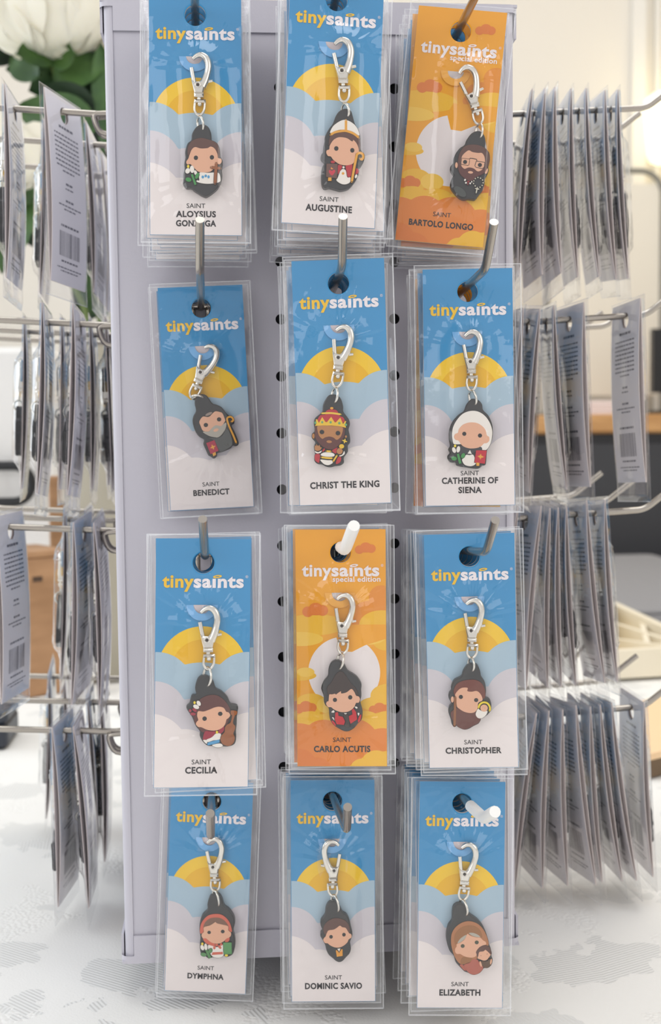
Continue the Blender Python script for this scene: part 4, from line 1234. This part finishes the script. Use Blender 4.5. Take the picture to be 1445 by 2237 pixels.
def card_mesh(orange):
    mb = MB()
    hole = circle(0, 0, 0.0042, 32)[::-1]
    rect = [(X0, Z0), (X1, Z0), (X1, Z1), (X0, Z1)]
    mb.flat(rect, 0.0, 0, [hole])
    # the card is folded over: a white back panel bowing away from the front one
    rows = 20
    zt = Z1 - .016
    for lift, flip in ((0.0, False), (.0003, True)):
        q = MB()
        q.flat([(X0, zt), (X1, zt), (X1, Z1), (X0, Z1)], 0.0, 0, [hole])
        mb.add([(x, bow(z) + lift, z) for x, y, z in q.v], [f[::-1] for f in q.f] if flip else q.f, 1)
        V = [(x, bow(z) + lift, z) for z in [zt + (Z0 - zt) * k / rows for k in range(rows + 1)] for x in (X0, X1)]
        mb.add(V, [(2 * k, 2 * k + 1, 2 * k + 3, 2 * k + 2) for k in range(rows)], 1, True)
    zz = [Z1, zt] + [zt + (Z0 - zt) * k / rows for k in range(1, rows + 1)]
    for x in (X0, X1):
        V = [(x, bow(z) + l, z) for z in zz for l in (0, .0003)]
        mb.add(V, [(2 * k, 2 * k + 1, 2 * k + 3, 2 * k + 2) for k in range(len(zz) - 1)], 2)
    inner = MB()
    inner.flat(rect, 0.00030, 0, [hole])
    mb.add(inner.v, [f[::-1] for f in inner.f], 2)
    for l in (rect, hole):
        k = len(l)
        mb.add([(x, y, z) for y in (0.0, 0.00030) for x, z in l], [(i, k + i, k + (i + 1) % k, (i + 1) % k) for i in range(k)], 2)
    D = -0.00002
    if not orange:
        c = BLUE
        mats = [ink(c['base']), M_cardwhite, M_edge] + [ink(c[k]) for k in ('sun', 'sun2', 'c1', 'c2', 'c3', 'flap')] + [ink((206, 194, 196))]
        cx, cz = uv(.5, .531)
        mb.flat(circle(cx, cz, .475 * CWID, 56), 1 * D, 3)
        mb.flat(circle(cx, cz, .335 * CWID, 48), 2 * D, 4)
        add_bumps(mb, [(.02, .600, .385), (.98, .600, .385), (.5, .72, .58), (.5, .78, .75)], 3 * D, 5)
        add_bumps(mb, [(.0, .700, .34), (1.0, .705, .35), (.42, .80, .42), (.62, .82, .45)], 4 * D, 6)
        add_bumps(mb, [(-.05, .86, .42), (1.04, .86, .43), (.32, .90, .36), (.70, .90, .37), (.5, .93, .40)], 5 * D, 7)
        fl, hl = 8, 9
    else:
        cols = [(236, 163, 34), (232, 223, 222), (222, 124, 48), (226, 142, 46), (236, 184, 52), (240, 196, 78), (226, 132, 52), (238, 172, 70), (206, 198, 198)]
        mats = [ink(cols[0]), M_cardwhite, M_edge] + [ink(k) for k in cols[1:]]
        # 3 moon, 4 dark cloud, 5 mid orange, 6 yellow, 7 pale yellow, 8 low orange, 9 flap, 10 hole
        for e_, mi in (((.95, .285, .14, .05), 5), ((.83, .345, .2, .045), 5), ((.72, .385, .12, .03), 5), ((.95, .40, .25, .06), 6), ((.80, .45, .2, .035), 7), ((1.0, .47, .15, .04), 6),
                       ((.20, .40, .35, .045), 6), ((.05, .46, .25, .03), 7)):
            mb.flat(ell(*e_), (1 + .1 * mi + e_[0] * .3) * D, mi)
        mx, mz = uv(.53, .602)
        mb.flat(circle(mx, mz, .40 * CWID, 56), 2.0 * D, 3)
        wedge = [uv(.44, .447), uv(.50, .512), uv(.62, .515), uv(.76, .488), uv(1.0, .46), uv(1.0, .40), uv(.5, .40)]
        mb.flat(clip(wedge), 2.2 * D, 0)
        for e_, mi in (((.0, .615, .22, .022), 6), ((.10, .60, .10, .02), 7), ((1.02, .70, .20, .05), 6), ((.90, .735, .2, .03), 6), ((.16, .735, .18, .045), 6), ((.35, .74, .13, .035), 7)):
            mb.flat(ell(*e_), (2.4 + .05 * mi + e_[0] * .2) * D, mi)
        for (u, v), s in (((.78, .085), 1.0), ((.22, .345), 1.25), ((.10, .755), 1.1), ((.92, .76), 1.0)):
            for du, dv, r in ((-.07, .0, .05), (.0, -.012, .06), (.06, -.004, .05), (.0, .004, .10)):
                mb.flat(ell(u + du * s, v + dv * s, r * s, (.018 if r < .09 else .008) * s), (3.4 + 5 * du + 2 * r) * D, 4)
        add_bumps(mb, [(.15, .86, .25), (.42, .88, .3), (.75, .87, .28), (1.0, .86, .25)], 4.2 * D, 6)
        add_bumps(mb, [(.02, .93, .30), (.30, .90, .26), (.62, .91, .30), (.95, .94, .27)], 4.6 * D, 8)
        add_bumps(mb, [(.88, 1.0, .18), (.72, 1.02, .14), (1.0, .98, .12)], 5.0 * D, 6)
        add_bumps(mb, [(.02, 1.0, .2), (.22, 1.03, .18)], 4.9 * D, 4)
        fl, hl = 9, 10
    # die-cut tongue the clasp hangs from: opening and the tongue curling forward, inked paler for the light it catches
    cx, cz = uv(.49, .2655)
    op = circle(cx, cz, 0.0034, 18, 180, 360)
    mb.flat(op, 6.5 * D, hl)
    V, F = [], []
    for k in range(19):
        a = math.radians(180 + 10 * k)
        for r, lift in ((0.0033, 0.0009), (0.0061, 0.0006)):
            s = -math.sin(a)
            V.append((cx + r * math.cos(a), 7 * D - lift * s * (1 if k < 12 else .5), cz + r * math.sin(a)))
    for k in range(18):
        F.append((2 * k, 2 * k + 1, 2 * k + 3, 2 * k + 2))
    mb.add(V, F, fl, True)
    return mb.mesh('card', mats)


def logo_mesh(orange):
    mb = MB()
    y = -0.00019
    zb = uv(0, .1945)[1]
    a, b_ = (1, 1) if orange else (0, 1)
    put_text(mb, 'tiny', uv(.070, 0)[0], zb, .330 * CWID, .0050, y, a, 0.030, 'l')
    put_text(mb, 'sa\u0131nts', uv(.398, 0)[0], zb, .530 * CWID, .0050, y, b_, 0.034, 'l')
    put_text(mb, '\u00ae', uv(.945, 0)[0], uv(0, .157)[1], .0011, .0011, y, 1, 0.0, 'l')
    hx, hz = uv(.648, .1515)
    outer = [(hx + .0017 * math.cos(t) - 0, hz + .0006 * math.sin(t) + .0002 * math.cos(t)) for t in [2 * math.pi * k / 24 for k in range(24)]]
    inner = [(hx + .0009 * math.cos(t), hz + .00018 * math.sin(t) + .0001 * math.cos(t)) for t in [2 * math.pi * k / 24 for k in range(24)]]
    mb.flat(outer, y, a, [inner[::-1]])
    if orange:
        put_text(mb, 'special edition', uv(.94, 0)[0], uv(0, .219)[1], .53 * CWID, .0022, y, 1, 0.022, 'r')
    return mb.mesh('logo_lettering', [ink((240, 192, 40)), ink((238, 230, 232))])


M_text = ink((38, 34, 38))


def name_mesh(lines):
    mb = MB()
    for body, v, w, cap, bold in lines:
        put_text(mb, body, 0.0, uv(0, v)[1] - cap * .001 / 2, w / 1000, cap / 1000, -0.00019, 0, 0.036 if bold else 0.004)
    return mb.mesh('name_lettering', [M_text])


def back_print_mesh(seed):
    """small print, heading and bar code on the back of a card (too small to read in the photograph)"""
    rnd = random.Random(seed)
    mb = MB()
    def bar(xa, xb, za, zb):
        n = max(1, int(abs(zb - za) / .002))
        zs = [za + (zb - za) * i / n for i in range(n + 1)]
        mb.add([(x, bow(z) + .00036, z) for z in zs for x in (xa, xb)], [(2 * i, 2 * i + 2, 2 * i + 3, 2 * i + 1) for i in range(n)], 0)

    def words(v, half, h):
        x = -half
        while x < half:
            w = min(rnd.uniform(.0012, .0034), half - x)
            if w > .0005:
                bar(x, x + w, uv(0, v)[1], uv(0, v)[1] + h)
            x += w + .0006
    words(.175, .0075, .0013)
    for k in range(9):
        words(.215 + .024 * k, .0125 if k < 8 else .006, .0008)
    words(.475, .0034, .0011)
    words(.498, .004, .0007)
    words(.565, .004, .0011)
    words(.59, .0118, .0007)
    words(.61, .006, .0007)
    words(.70, .0092, .0011)
    x = -.0105
    while x < .0105:
        w = rnd.choice((.0002, .0004, .0006))
        bar(x, x + w, uv(0, .855)[1], uv(0, .725)[1])
        x += w + rnd.choice((.0003, .0004, .0007))
    words(.885, .0085, .0009)
    words(.918, .0125, .0006)
    words(.935, .009, .0006)
    return mb.mesh('back_print', [ink((84, 82, 94))])


def sleeve_mesh(bulge, cen, seed, ml=.0036, mr=.0036, mt=.0018, mbm=.0030):
    """clear bag: a flat back sheet and a front sheet lifted over the charm with radiating creases"""
    rnd = random.Random(seed)
    x0, x1, z1, z0 = X0 - ml, X1 + mr, Z1 + mt, Z0 - mbm
    nx, nz = 56, 120
    ph = [rnd.uniform(0, 6.28) for _ in range(8)]
    kk = [rnd.uniform(5, 15) for _ in range(4)]
    (ax, az), (bx, bz) = cen
    A, B = Vector((ax, az)), Vector((bx, bz))
    AB = B - A

    def front(x, z):
        p = Vector((x, z))
        t = max(0, min(1, (p - A).dot(AB) / max(AB.length_squared, 1e-9)))
        c = A + AB * t
        d = (p - c).length
        e = min(x - x0, x1 - x, z1 - z, z - z0)
        w = max(0.0, min(1.0, e / .0065))
        w = w * w * (3 - 2 * w)
        h = bulge * math.exp(-(max(0, d - .0055) / .0062) ** 2)
        an = math.atan2(z - c[1], x - c[0])
        fall = math.exp(-((d - .012) / .012) ** 2)
        cr_ = sum((1 - abs(math.sin(an * kk[i] * .5 + ph[i]))) ** 5 for i in range(4)) * .00050 * fall
        cr_ += (1 - abs(math.sin(math.atan2(z - Z1, x) * 9 + ph[2]))) ** 5 * .00030 * max(0, 1 - (Z1 - z) / .045)
        cr_ += .00014 * math.sin(x * 420 + 3 * math.sin(z * 90 + ph[5]) + ph[4]) * math.sin(z * 130 + ph[6])
        edge = .00035 * math.sin(z * 260 + ph[7]) * math.sin(z * 97 + ph[3]) * (1 if e < .004 else 0) * max(0, e / .004)
        return -(.00025 + w * (.0003 + h + cr_ + .0002) + edge)

    mb = MB()
    for side in (0, 1):
        V = []
        for j in range(nz + 1):
            for i in range(nx + 1):
                x, z = x0 + (x1 - x0) * i / nx, z0 + (z1 - z0) * j / nz
                r = math.hypot(x, z)
                if r < .0052 and r > 1e-6:
                    # snap around the punched hole
                    if r < .0040:
                        pass
                    else:
                        x, z = x * .0046 / r, z * .0046 / r
                yy = front(x, z) if side == 0 else bow(z) + .0008 + .00015 * math.sin(x * 300 + ph[1]) * math.sin(z * 110 + ph[2])
                if side == 1 and min(x - x0, x1 - x, z1 - z, z - z0) < 1e-6:
                    yy = -.00025
                elif side == 1:
                    e = max(0.0, min(x - x0, x1 - x, z1 - z, z - z0))
                    yy = -.00025 + (yy + .00025) * min(1, e / .0034)
                V.append((x, yy, z))
        F = []
        for j in range(nz):
            for i in range(nx):
                q = (j * (nx + 1) + i, j * (nx + 1) + i + 1, (j + 1) * (nx + 1) + i + 1, (j + 1) * (nx + 1) + i)
                if min(math.hypot(V[a][0], V[a][2]) for a in q) < .0042:
                    continue
                F.append(q if side == 0 else q[::-1])
        mb.add(V, F, 0, True)
    # welded seams
    t = .00045
    y = -.0004
    for xa, xb, za, zb in ((x0, x0 + t, z0, z1), (x1 - t, x1, z0, z1), (x0, x1, z0, z0 + t * 1.3), (x0, x1, z1 - t * .8, z1)):
        mb.add([(xa, y, za), (xb, y, za), (xb, y, zb), (xa, y, zb)], [(0, 1, 2, 3)], 1)
    return mb.mesh('sleeve', [FILM, SEAM])


# swivel clasp, drawn in millimetres about its rivet
def clasp_parts():
    mm = .001
    b = MB()
    path = [(-2.3, 10.5), (-.7, 11.9), (1.4, 12.2), (3.2, 10.8), (4.0, 8.1), (3.6, 5.0), (2.7, 2.0), (1.6, -.4)]
    P = cr([(x * mm, -.0022, z * mm) for x, z in path], False, 5)
    R = [(.72 + .72 * min(1, k / 14) + .45 * max(0, (k - 25) / 10)) * mm for k in range(len(P))]
    b.tube(P, R, 0, 12)
    b.prism([(x * mm, z * mm) for x, z in ((-2.6, 2.2), (-1.5, 1.5), (.4, 1.3), (2.2, 2.9), (3.0, .9), (2.1, -3.2), (-1.3, -3.2))], -.0008, -.0037, 0, .0005)
    b.prism([(x * mm, z * mm) for x, z in ((-1.45, -3.1), (2.4, -3.1), (2.3, -4.7), (-1.35, -4.7))], -.0005, -.0040, 0, .0006)
    b.tube([(.5 * mm, -.0022, -4.5 * mm), (.5 * mm, -.0022, -5.8 * mm)], .0009, 0, 10)
    b.prism([(x * mm, z * mm) for x, z in ((-1.3, -5.5), (3.1, -5.5), (3.1, -6.8), (-1.3, -6.8))], -.0007, -.0037, 0, .0006)
    b.ball((.8 * mm, -.0026, -7.3 * mm), .0009)
    U = cr([(x * mm, -.0022, z * mm) for x, z in ((-.95, -6.0), (-1.25, -9), (-.6, -10.8), (.5, -11.5), (1.8, -10.8), (2.65, -9), (2.8, -6.0))], False, 5)
    b.tube(U, .00055, 0, 10)
    body = b.mesh('clasp', [M_metal])
    b = MB()
    b.tube([(-2.7 * mm, -.0024, 6.9 * mm), (-1.6 * mm, -.0024, 1.4 * mm)], .00088, 0, 10)
    b.tube([(2.3 * mm, -.0022, 1.4 * mm), (5.7 * mm, -.0024, 2.1 * mm)], [.0007, .00055], 0, 10)
    lever = b.mesh('gate_lever', [M_metal])
    b = MB()
    b.tube([(.00098 * math.cos(t), -.0038, .00098 * math.sin(t)) for t in [2 * math.pi * k / 24 for k in range(24)]], .00028, 0, 8, closed=True)
    b.prism(circle(0, 0, .00062, 16), -.0030, -.00375, 1)  # darker disc in the middle of the rivet
    rivet = b.mesh('rivet', [M_metal, mat('rivet_core', (60, 52, 48), 0.4, 0.6)])
    return body, lever, rivet


CLASP, LEVER, RIVET = clasp_parts()
CARD = {False: card_mesh(False), True: card_mesh(True)}
LOGO = {False: logo_mesh(False), True: logo_mesh(True)}
BACKS = [back_print_mesh(s) for s in range(3)]


def inst(name, me, parent, loc=(0, 0, 0), rot=(0, 0, 0)):
    o = bpy.data.objects.new(name, me)
    COL.objects.link(o)
    o.parent = parent
    o.location = loc
    o.rotation_euler = rot
    return o


def pkg_matrix(pose):
    x, y, z, sw, ro, ya = pose
    return Matrix.Translation((x, y, z)) @ Euler((sw, ro, ya), 'XYZ').to_matrix().to_4x4()


def make_package(key):
    k = KINDS[key]
    pose = k['pose']
    M = pkg_matrix(pose)
    Mi = M.inverted()
    o0 = Mi @ CAM
    ox, oy, s = k['crop']

    def loc(px, py, off):
        d = Mi.to_3x3() @ ray(px, py)
        t = (-off - o0.y) / d.y
        p = o0 + d * t
        return Vector((p.x, p.z))

    def L(q, off=.0040):
        return loc(ox + q[0] / s, oy + q[1] / s, off)

    orange = k.get('orange', False)
    root = empty('charm_package', pose[:3], pose[3:])
    root['category'] = 'key charm'
    card = inst('card', CARD[orange], root)
    inst('logo_lettering', LOGO[orange], card)
    k['name_mesh'] = name_mesh(k['names'])
    inst('name_lettering', k['name_mesh'], card)
    # clasp
    if 'rivet' in k:
        rv, lp = L(k['rivet'], .0024), L(k['loop'], .0024)
    else:
        qx, qy, qs, rx, ry = k['rivet2']
        rv = loc(qx + rx / qs, qy + ry / qs, .0024)
        lp = loc(qx + k['loop2'][0] / qs, qy + k['loop2'][1] / qs, .0024)
    d = lp - rv
    mir = -1 if k.get('mirror') else 1
    rot = math.atan2(d.x, -d.y) - math.atan2(.42 * mir, 11.3)
    cl = inst('clasp', CLASP, root, (rv.x, 0, rv.y), (0, -rot, 0))
    if mir < 0:
        cl.scale.x = -1
    inst('gate_lever', LEVER, cl)
    inst('rivet', RIVET, cl)
    # split ring between the clasp loop and the rubber tab
    tb = L(k['tab'], .0035)
    top = lp + (rv - lp).normalized() * .0006
    c = (top + tb) / 2
    rr = (top - tb).length / 2
    ax = (tb - top).normalized()
    b = MB()
    pts = []
    for i in range(36):
        t = 2 * math.pi * i / 36
        u, w = math.cos(t) * rr, math.sin(t) * rr
        px_ = -ax.y * w * .40
        pz_ = ax.x * w * .40
        pts.append((c.x + ax.x * u + px_, -.0026 - w * .78 + (.0005 if False else 0), c.y + ax.y * u + pz_))
    pts = [(x, min(y, -.0007), z) for x, y, z in pts]
    b.tube(pts, .00052, 0, 10, closed=True)
    k['ring_mesh'] = b.mesh('split_ring', [M_metal])
    inst('split_ring', k['ring_mesh'], root)
    # rubber charm: black body, then raised coloured pieces each with a dark moulded line around it
    base = [L(q, .0036) for q in cr(k['base'], True, 4)]
    b = MB()
    b.prism(base, -.0006, -.0038, 0, .0004)
    k['charm_mesh'] = b.mesh('charm', [M_rubber])
    charm = inst('charm', k['charm_mesh'], root)
    tag(charm, 'moulded black rubber charm')
    groups = {}
    order = []
    nlev = 0
    for item in k['art']:
        nm, typ, col = item[:3]
        if nm not in groups or nm == 'eye':
            g = nm if nm != 'eye' else 'eye%d' % len(order)
            groups[g] = (MB(), [rub(LINE)])
            order.append((g, nm))
            if nm != 'eye':
                groups[nm] = groups[g]
            cur = groups[g]
        else:
            cur = groups[nm]
        mb, mats = cur
        mcol = rub(col)
        if mcol not in mats:
            mats.append(mcol)
        mi = mats.index(mcol)
        nlev += 1
        y1 = -.00405 - .00002 * nlev
        px2 = 1 / s * .00018
        if typ in ('P', 'p'):
            pts = [L(q) for q in (cr(item[3], True, 5) if typ == 'P' else item[3])]
        elif typ == 'E':
            cx, cy, rx, ry = item[3][:4]
            a = math.radians(item[3][4] if len(item[3]) > 4 else 0)
            pts = [L((cx + rx * math.cos(t) * math.cos(a) - ry * math.sin(t) * math.sin(a), cy + rx * math.cos(t) * math.sin(a) + ry * math.sin(t) * math.cos(a))) for t in [2 * math.pi * i / 24 for i in range(24)]]
        else:
            w, path = item[3], item[4]
            path = cr(path, False, 5) if len(path) > 2 and typ == 'L' else [Vector(q) for q in path]
            lp2 = [L(q) for q in path]
            hw = (L((w, 0)) - L((0, 0))).length / 2
            n = len(lp2)
            left, right = [], []
            for i in range(n):
                t = (lp2[min(i + 1, n - 1)] - lp2[max(i - 1, 0)]).normalized()
                nrm = Vector((-t.y, t.x))
                left.append(lp2[i] + nrm * hw)
                right.append(lp2[i] - nrm * hw)
            t0 = (lp2[0] - lp2[1]).normalized()
            t1 = (lp2[-1] - lp2[-2]).normalized()
            n0, n1 = Vector((-t0.y, t0.x)), Vector((-t1.y, t1.x))
            V = [(q.x, y1, q.y) for i in range(n) for q in (left[i], right[i])]
            F = [(2 * i, 2 * i + 2, 2 * i + 3, 2 * i + 1) for i in range(n - 1)]

            def stroke(extra, y, mi_, yb):
                lp_, rp_ = [], []
                for i in range(n):
                    t = (lp2[min(i + 1, n - 1)] - lp2[max(i - 1, 0)]).normalized()
                    nrm = Vector((-t.y, t.x))
                    lp_.append(lp2[i] + nrm * (hw + extra))
                    rp_.append(lp2[i] - nrm * (hw + extra))
                capS = [lp2[0] + (t0 * math.cos(a_) + n0 * math.sin(a_)) * (hw + extra) for a_ in [math.radians(x_) for x_ in (-60, -30, 0, 30, 60)]]
                capE = [lp2[-1] + (t1 * math.cos(a_) + n1 * math.sin(a_)) * (hw + extra) for a_ in [math.radians(x_) for x_ in (-60, -30, 0, 30, 60)]]
                # quads as separate shallow ribs keeps spirals clean
                Vt, Ft = [], []
                for yy in (y, yb):
                    for a_, c_ in zip(lp_, rp_):
                        Vt += [(a_.x, yy, a_.y), (c_.x, yy, c_.y)]
                for i in range(n - 1):
                    Ft += [(2 * i, 2 * i + 2, 2 * i + 3, 2 * i + 1), (2 * i, 2 * n + 2 * i, 2 * n + 2 * i + 2, 2 * i + 2), (2 * i + 1, 2 * i + 3, 2 * n + 2 * i + 3, 2 * n + 2 * i + 1)]
                mb.add(Vt, Ft, mi_)
                for cap in (capS, capE):
                    ctr = cap[0].lerp(cap[-1], .5)
                    kx = len(cap)
                    mb.add([(q.x, y, q.y) for q in cap] + [(q.x, yb, q.y) for q in cap], [tuple(range(kx))] + [(i, i + 1, kx + i + 1, kx + i) for i in range(kx - 1)], mi_)
            if typ == 'L' and col != LINE:
                stroke(.00016, y1 + .00012, 0, -.0036)
                stroke(0, y1 - .00012, mi, -.0036)
            else:
                stroke(0, y1, mi, -.0037)
            continue
        if poly_area(pts) < 0:
            pts = pts[::-1]
        if nm == 'eye':
            mb.prism(pts, -.0036, y1 - .00015, mi, .00008)
        else:
            mb.prism(offset_poly(pts, .00013), -.0036, y1 + .00010, 0)
            mb.prism(pts, -.0036, y1 - .00010, mi, .00010)
    for g, nm in order:
        mb, mats = groups[g]
        mb.build(nm, mats, charm)
    # sleeve
    bcen = Vector((sum(q.x for q in base) / len(base), sum(q.y for q in base) / len(base)))
    lo = Vector((bcen.x, min(q.y for q in base) + .006))
    k['sleeve_mesh'] = sleeve_mesh(.0052, ((rv.x, rv.y + .006), (lo.x, lo.y)), key, *k.get('margins', (.0036, .0036, .0018, .0032)))
    inst('sleeve', k['sleeve_mesh'], root)
    k['clasp_T'] = ((rv.x, 0, rv.y), (0, -rot, 0), mir)
    return root


def stack_copy(key, pose, orange, lettering, sleeve=None):
    """a further package of the same kind, hanging behind"""
    k = KINDS[key]
    root = empty('charm_package', pose[:3], pose[3:])
    root['category'] = 'key charm'
    card = inst('card', CARD[orange], root)
    inst('logo_lettering', LOGO[orange], card)
    if lettering:
        inst('name_lettering', k['name_mesh'], card)
    l, r, mir = k['clasp_T']
    cl = inst('clasp', CLASP, root, l, r)
    if mir < 0:
        cl.scale.x = -1
    inst('split_ring', k['ring_mesh'], root)
    inst('charm', k['charm_mesh'], root)
    inst('sleeve', sleeve or k['sleeve_mesh'], root)
    return root


rnd = random.Random(11)
for key, k in KINDS.items():
    x, y, z, sw, ro, ya = k['pose']
    front = make_package(key)
    colour = 'orange' if k.get('orange') else 'blue'
    front['label'] = '%s carded charm, front of its hook: %s' % (colour, k['fig'])
    front['group'] = 'carded charms on the front hooks'
    n = k['n']
    step = min(.0066, (abs(y) - .0045) / max(1, n - 1)) if n > 1 else 0
    for i in range(1, n):
        orange = k.get('orange', False) if 'oranges' not in k else ((i < k['oranges']) if k['oranges'] > 0 else (i >= 2))
        f = 1 - i / n
        pose = (x + rnd.uniform(-.0012, .0010), y + step * i, z - .075 * step * i + rnd.uniform(-.0006, .0004), sw * f, ro * .4 + rnd.uniform(-.030, .030), ya * f + rnd.uniform(-.02, .02))
        o = stack_copy(key, pose, orange, orange == k.get('orange', False))
        o['label'] = '%s sleeved card, %s from the front on the %s hook' % ('orange' if orange else 'blue', ORD[i], NICK[key])
        o['group'] = 'carded charms on the front hooks'
    # its hook: hole contact, bend and tip
    hz = z + .0042 - RR - .0002
    if k['hook']:
        pb, pt = at(*k['hook'][0], YB), at(*k['hook'][1], YTIP)
    else:
        pb = Vector((x + .0004, YB, hz + .075 * (abs(YB) - abs(y))))
        pt = pb + Vector((.001, -.020, .015))
    p1 = Vector((x, y, hz))
    p0 = Vector((x - .0005, 0.0, hz - .075 * abs(y)))
    path = [p0, p1, pb, pt] if (pb - p1).length > .012 else [p0, pb, pt]
    hook((p0.x, 0, p0.z), (0, -1, 0), path, 'chrome peg hook%s holding the %s cards' % (' with white vinyl tip' if k.get('white') else '', NICK[key]), 'peg hooks on the front face', k.get('white', 0), 0.0042)

# ------------------------------------------------------------------ hooks and packages on the two side faces, seen edge-on from their backs
YC = (.10, .17, .242)
ZROW = {-1: (.402, .2945, .1875, .0805), 1: (.4035, .294, .189, .0805)}
SIDE = {
    'R1': [(0, .1095, .4005, .06, .06, -.16), (0, 0.1205, 0.4015, 0.072, 0.085, -0.075), (0, 0.126, 0.3997, 0.085, 0.04, 0.02), (0, 0.1320, 0.3993, 0.10, -0.005, 0.0), (0, 0.142, 0.4010, 0.023, -0.031, -0.082), (0, 0.1507, 0.4015, 0.011, -0.069, -0.109), (0, 0.1601, 0.4020, -0.08, -0.082, -0.08), (0, 0.1682, 0.4030, -0.08, -0.071, -0.15)],
    'R2': [(0, .1065, .2915, .03, .03, .02), (0, .1145, .2915, -.04, .04, .0), (0, 0.1229, 0.2924, -0.10, 0.032, 0.015), (0, 0.1331, 0.2923, -0.018, -0.075, -0.072), (0, 0.1452, 0.2921, 0.027, -0.029, 0.121), (0, 0.1762, 0.2942, 0.048, -0.016, 0.083)],
    'R3': [(0, .1100, .1850, .05, .11, .06), (0, 0.1211, 0.1852, 0.042, 0.105, 0.136), (0, 0.1286, 0.1855, -0.05, 0.0, 0.018), (0, 0.1335, 0.1858, -0.05, -0.031, 0.006), (0, 0.1390, 0.1862, -0.05, -0.065, -0.034), (0, 0.1494, 0.1862, 0.09, -0.076, 0.014), (0, 0.1598, 0.1868, 0.08, -0.050, -0.03)],
    'R4': [(0, .1080, .0765, -.03, .10, .03), (0, 0.1200, 0.0768, -0.05, 0.11, 0.03), (0, 0.1266, 0.0770, -0.005, 0.036, 0.083), (0, 0.1335, 0.0773, -0.012, -0.035, 0.15), (0, 0.1420, 0.0776, 0.08, -0.085, 0.12), (0, 0.1505, 0.0779, 0.0, -0.07, 0.06), (0, 0.1575, 0.0782, 0.025, -0.12, 0.0), (0, 0.1635, 0.0785, 0.06, -0.125, 0.02), (0, 0.1803, 0.0790, -0.024, -0.065, 0.032)],
    'L1': [(0, -0.1467, 0.4014, -0.068, -0.005, -0.043), (0, -0.1216, 0.3995, -0.065, 0.044, -0.367), (1, -0.1138, 0.397, -0.12, 0.044, -0.074), (1, -0.1392, 0.398, -0.086, -0.036, 0.027), (2, -.112, .3975, -.05, .02, -.1)],
    'L2': [(1, -0.1537, 0.2934, 0.0, -0.043, 0.086), (0, -0.1324, 0.2915, -0.097, -0.039, 0.009), (0, -0.1163, 0.2910, -0.093, -0.038, -0.042), (1, -0.1318, 0.2915, -0.033, -0.036, 0.015), (1, -0.1164, 0.2910, -0.10, -0.006, 0.037), (1, -0.1078, 0.2905, -0.12, 0.025, 0.045), (2, -.115, .291, -.05, 0, .05)],
    'L3': [(0, -.1545, .1872, .02, .0, -.22), (0, -0.1169, 0.1850, 0.092, -0.059, -0.14), (0, -0.1082, 0.1853, 0.095, -0.006, -0.037), (1, -0.1337, 0.1855, 0.005, -0.046, 0.059), (1, -0.1207, 0.1858, 0.045, -0.003, 0.007), (2, -0.1398, 0.1860, 0.09, -0.038, 0.038)],
    'L4': [(0, -0.1295, 0.0780, 0.055, -0.011, -0.165), (0, -0.1211, 0.0778, 0.008, 0.057, -0.01), (1, -0.1224, 0.0778, 0.024, 0.024, 0.018), (1, -0.115, 0.0776, 0.033, -0.002, 0.007), (2, -0.1553, 0.0790, 0.14, -0.056, 0.056), (2, -0.1457, 0.0785, 0.10, -0.024, 0.045)],
}
keys = list(KINDS)
SIDE_SLEEVE = [sleeve_mesh(.0050, ((0, -.022), (.001, -.064)), 40 + i, .0036, .0036, .0018, .0075 + .0015 * i) for i in range(3)]
ROWN = ['top-row', 'second-row', 'third-row', 'lowest-row']
COLN = ['near', 'middle', 'far']
cnt = 0
for sk, items in SIDE.items():
    sgn = 1 if sk[0] == 'R' else -1
    row = int(sk[1]) - 1
    side = 'counter side' if sgn > 0 else 'peony side'
    percol = {}
    for it in sorted(items, key=lambda q: abs(q[1])):
        c, x, z, ro, sw, dy = it
        percol.setdefault(c, 0)
        zr = ZROW[sgn][row] + .055 * (abs(x) - .09) - .0024
        key = keys[(cnt * 5 + row) % 12]
        cnt += 1
        o = stack_copy(key, (x, YC[c], zr, sw, ro, sgn * math.pi / 2 + dy), False, False, SIDE_SLEEVE[cnt % 3])
        card = [q for q in o.children if q.name.startswith('card')][0]
        inst('back_print', BACKS[cnt % 3], card)
        o['label'] = 'sleeved card showing its printed back, %s out on the %s %s hook, %s' % ({0: 'first'}.get(percol[c], ORD[percol[c]]), ROWN[row], COLN[c], side)
        o['group'] = 'carded charms on the %s of the stand' % side
        percol[c] += 1
for sgn in (-1, 1):
    side = 'counter side' if sgn > 0 else 'peony side'
    for row in range(4):
        for c in range(3):
            z = ZROW[sgn][row]
            x0 = sgn * SW
            p0 = Vector((x0, YC[c], z))
            pb = Vector((sgn * .186, YC[c], z + .055 * (.186 - .09)))
            pt = pb + Vector((sgn * .020, 0, .015))
            hook((x0, YC[c], z), (sgn, 0, 0), [p0, pb, pt], 'chrome %s %s hook sticking out sideways, %s of the stand' % (ROWN[row], COLN[c], side), 'peg hooks on the %s' % side)
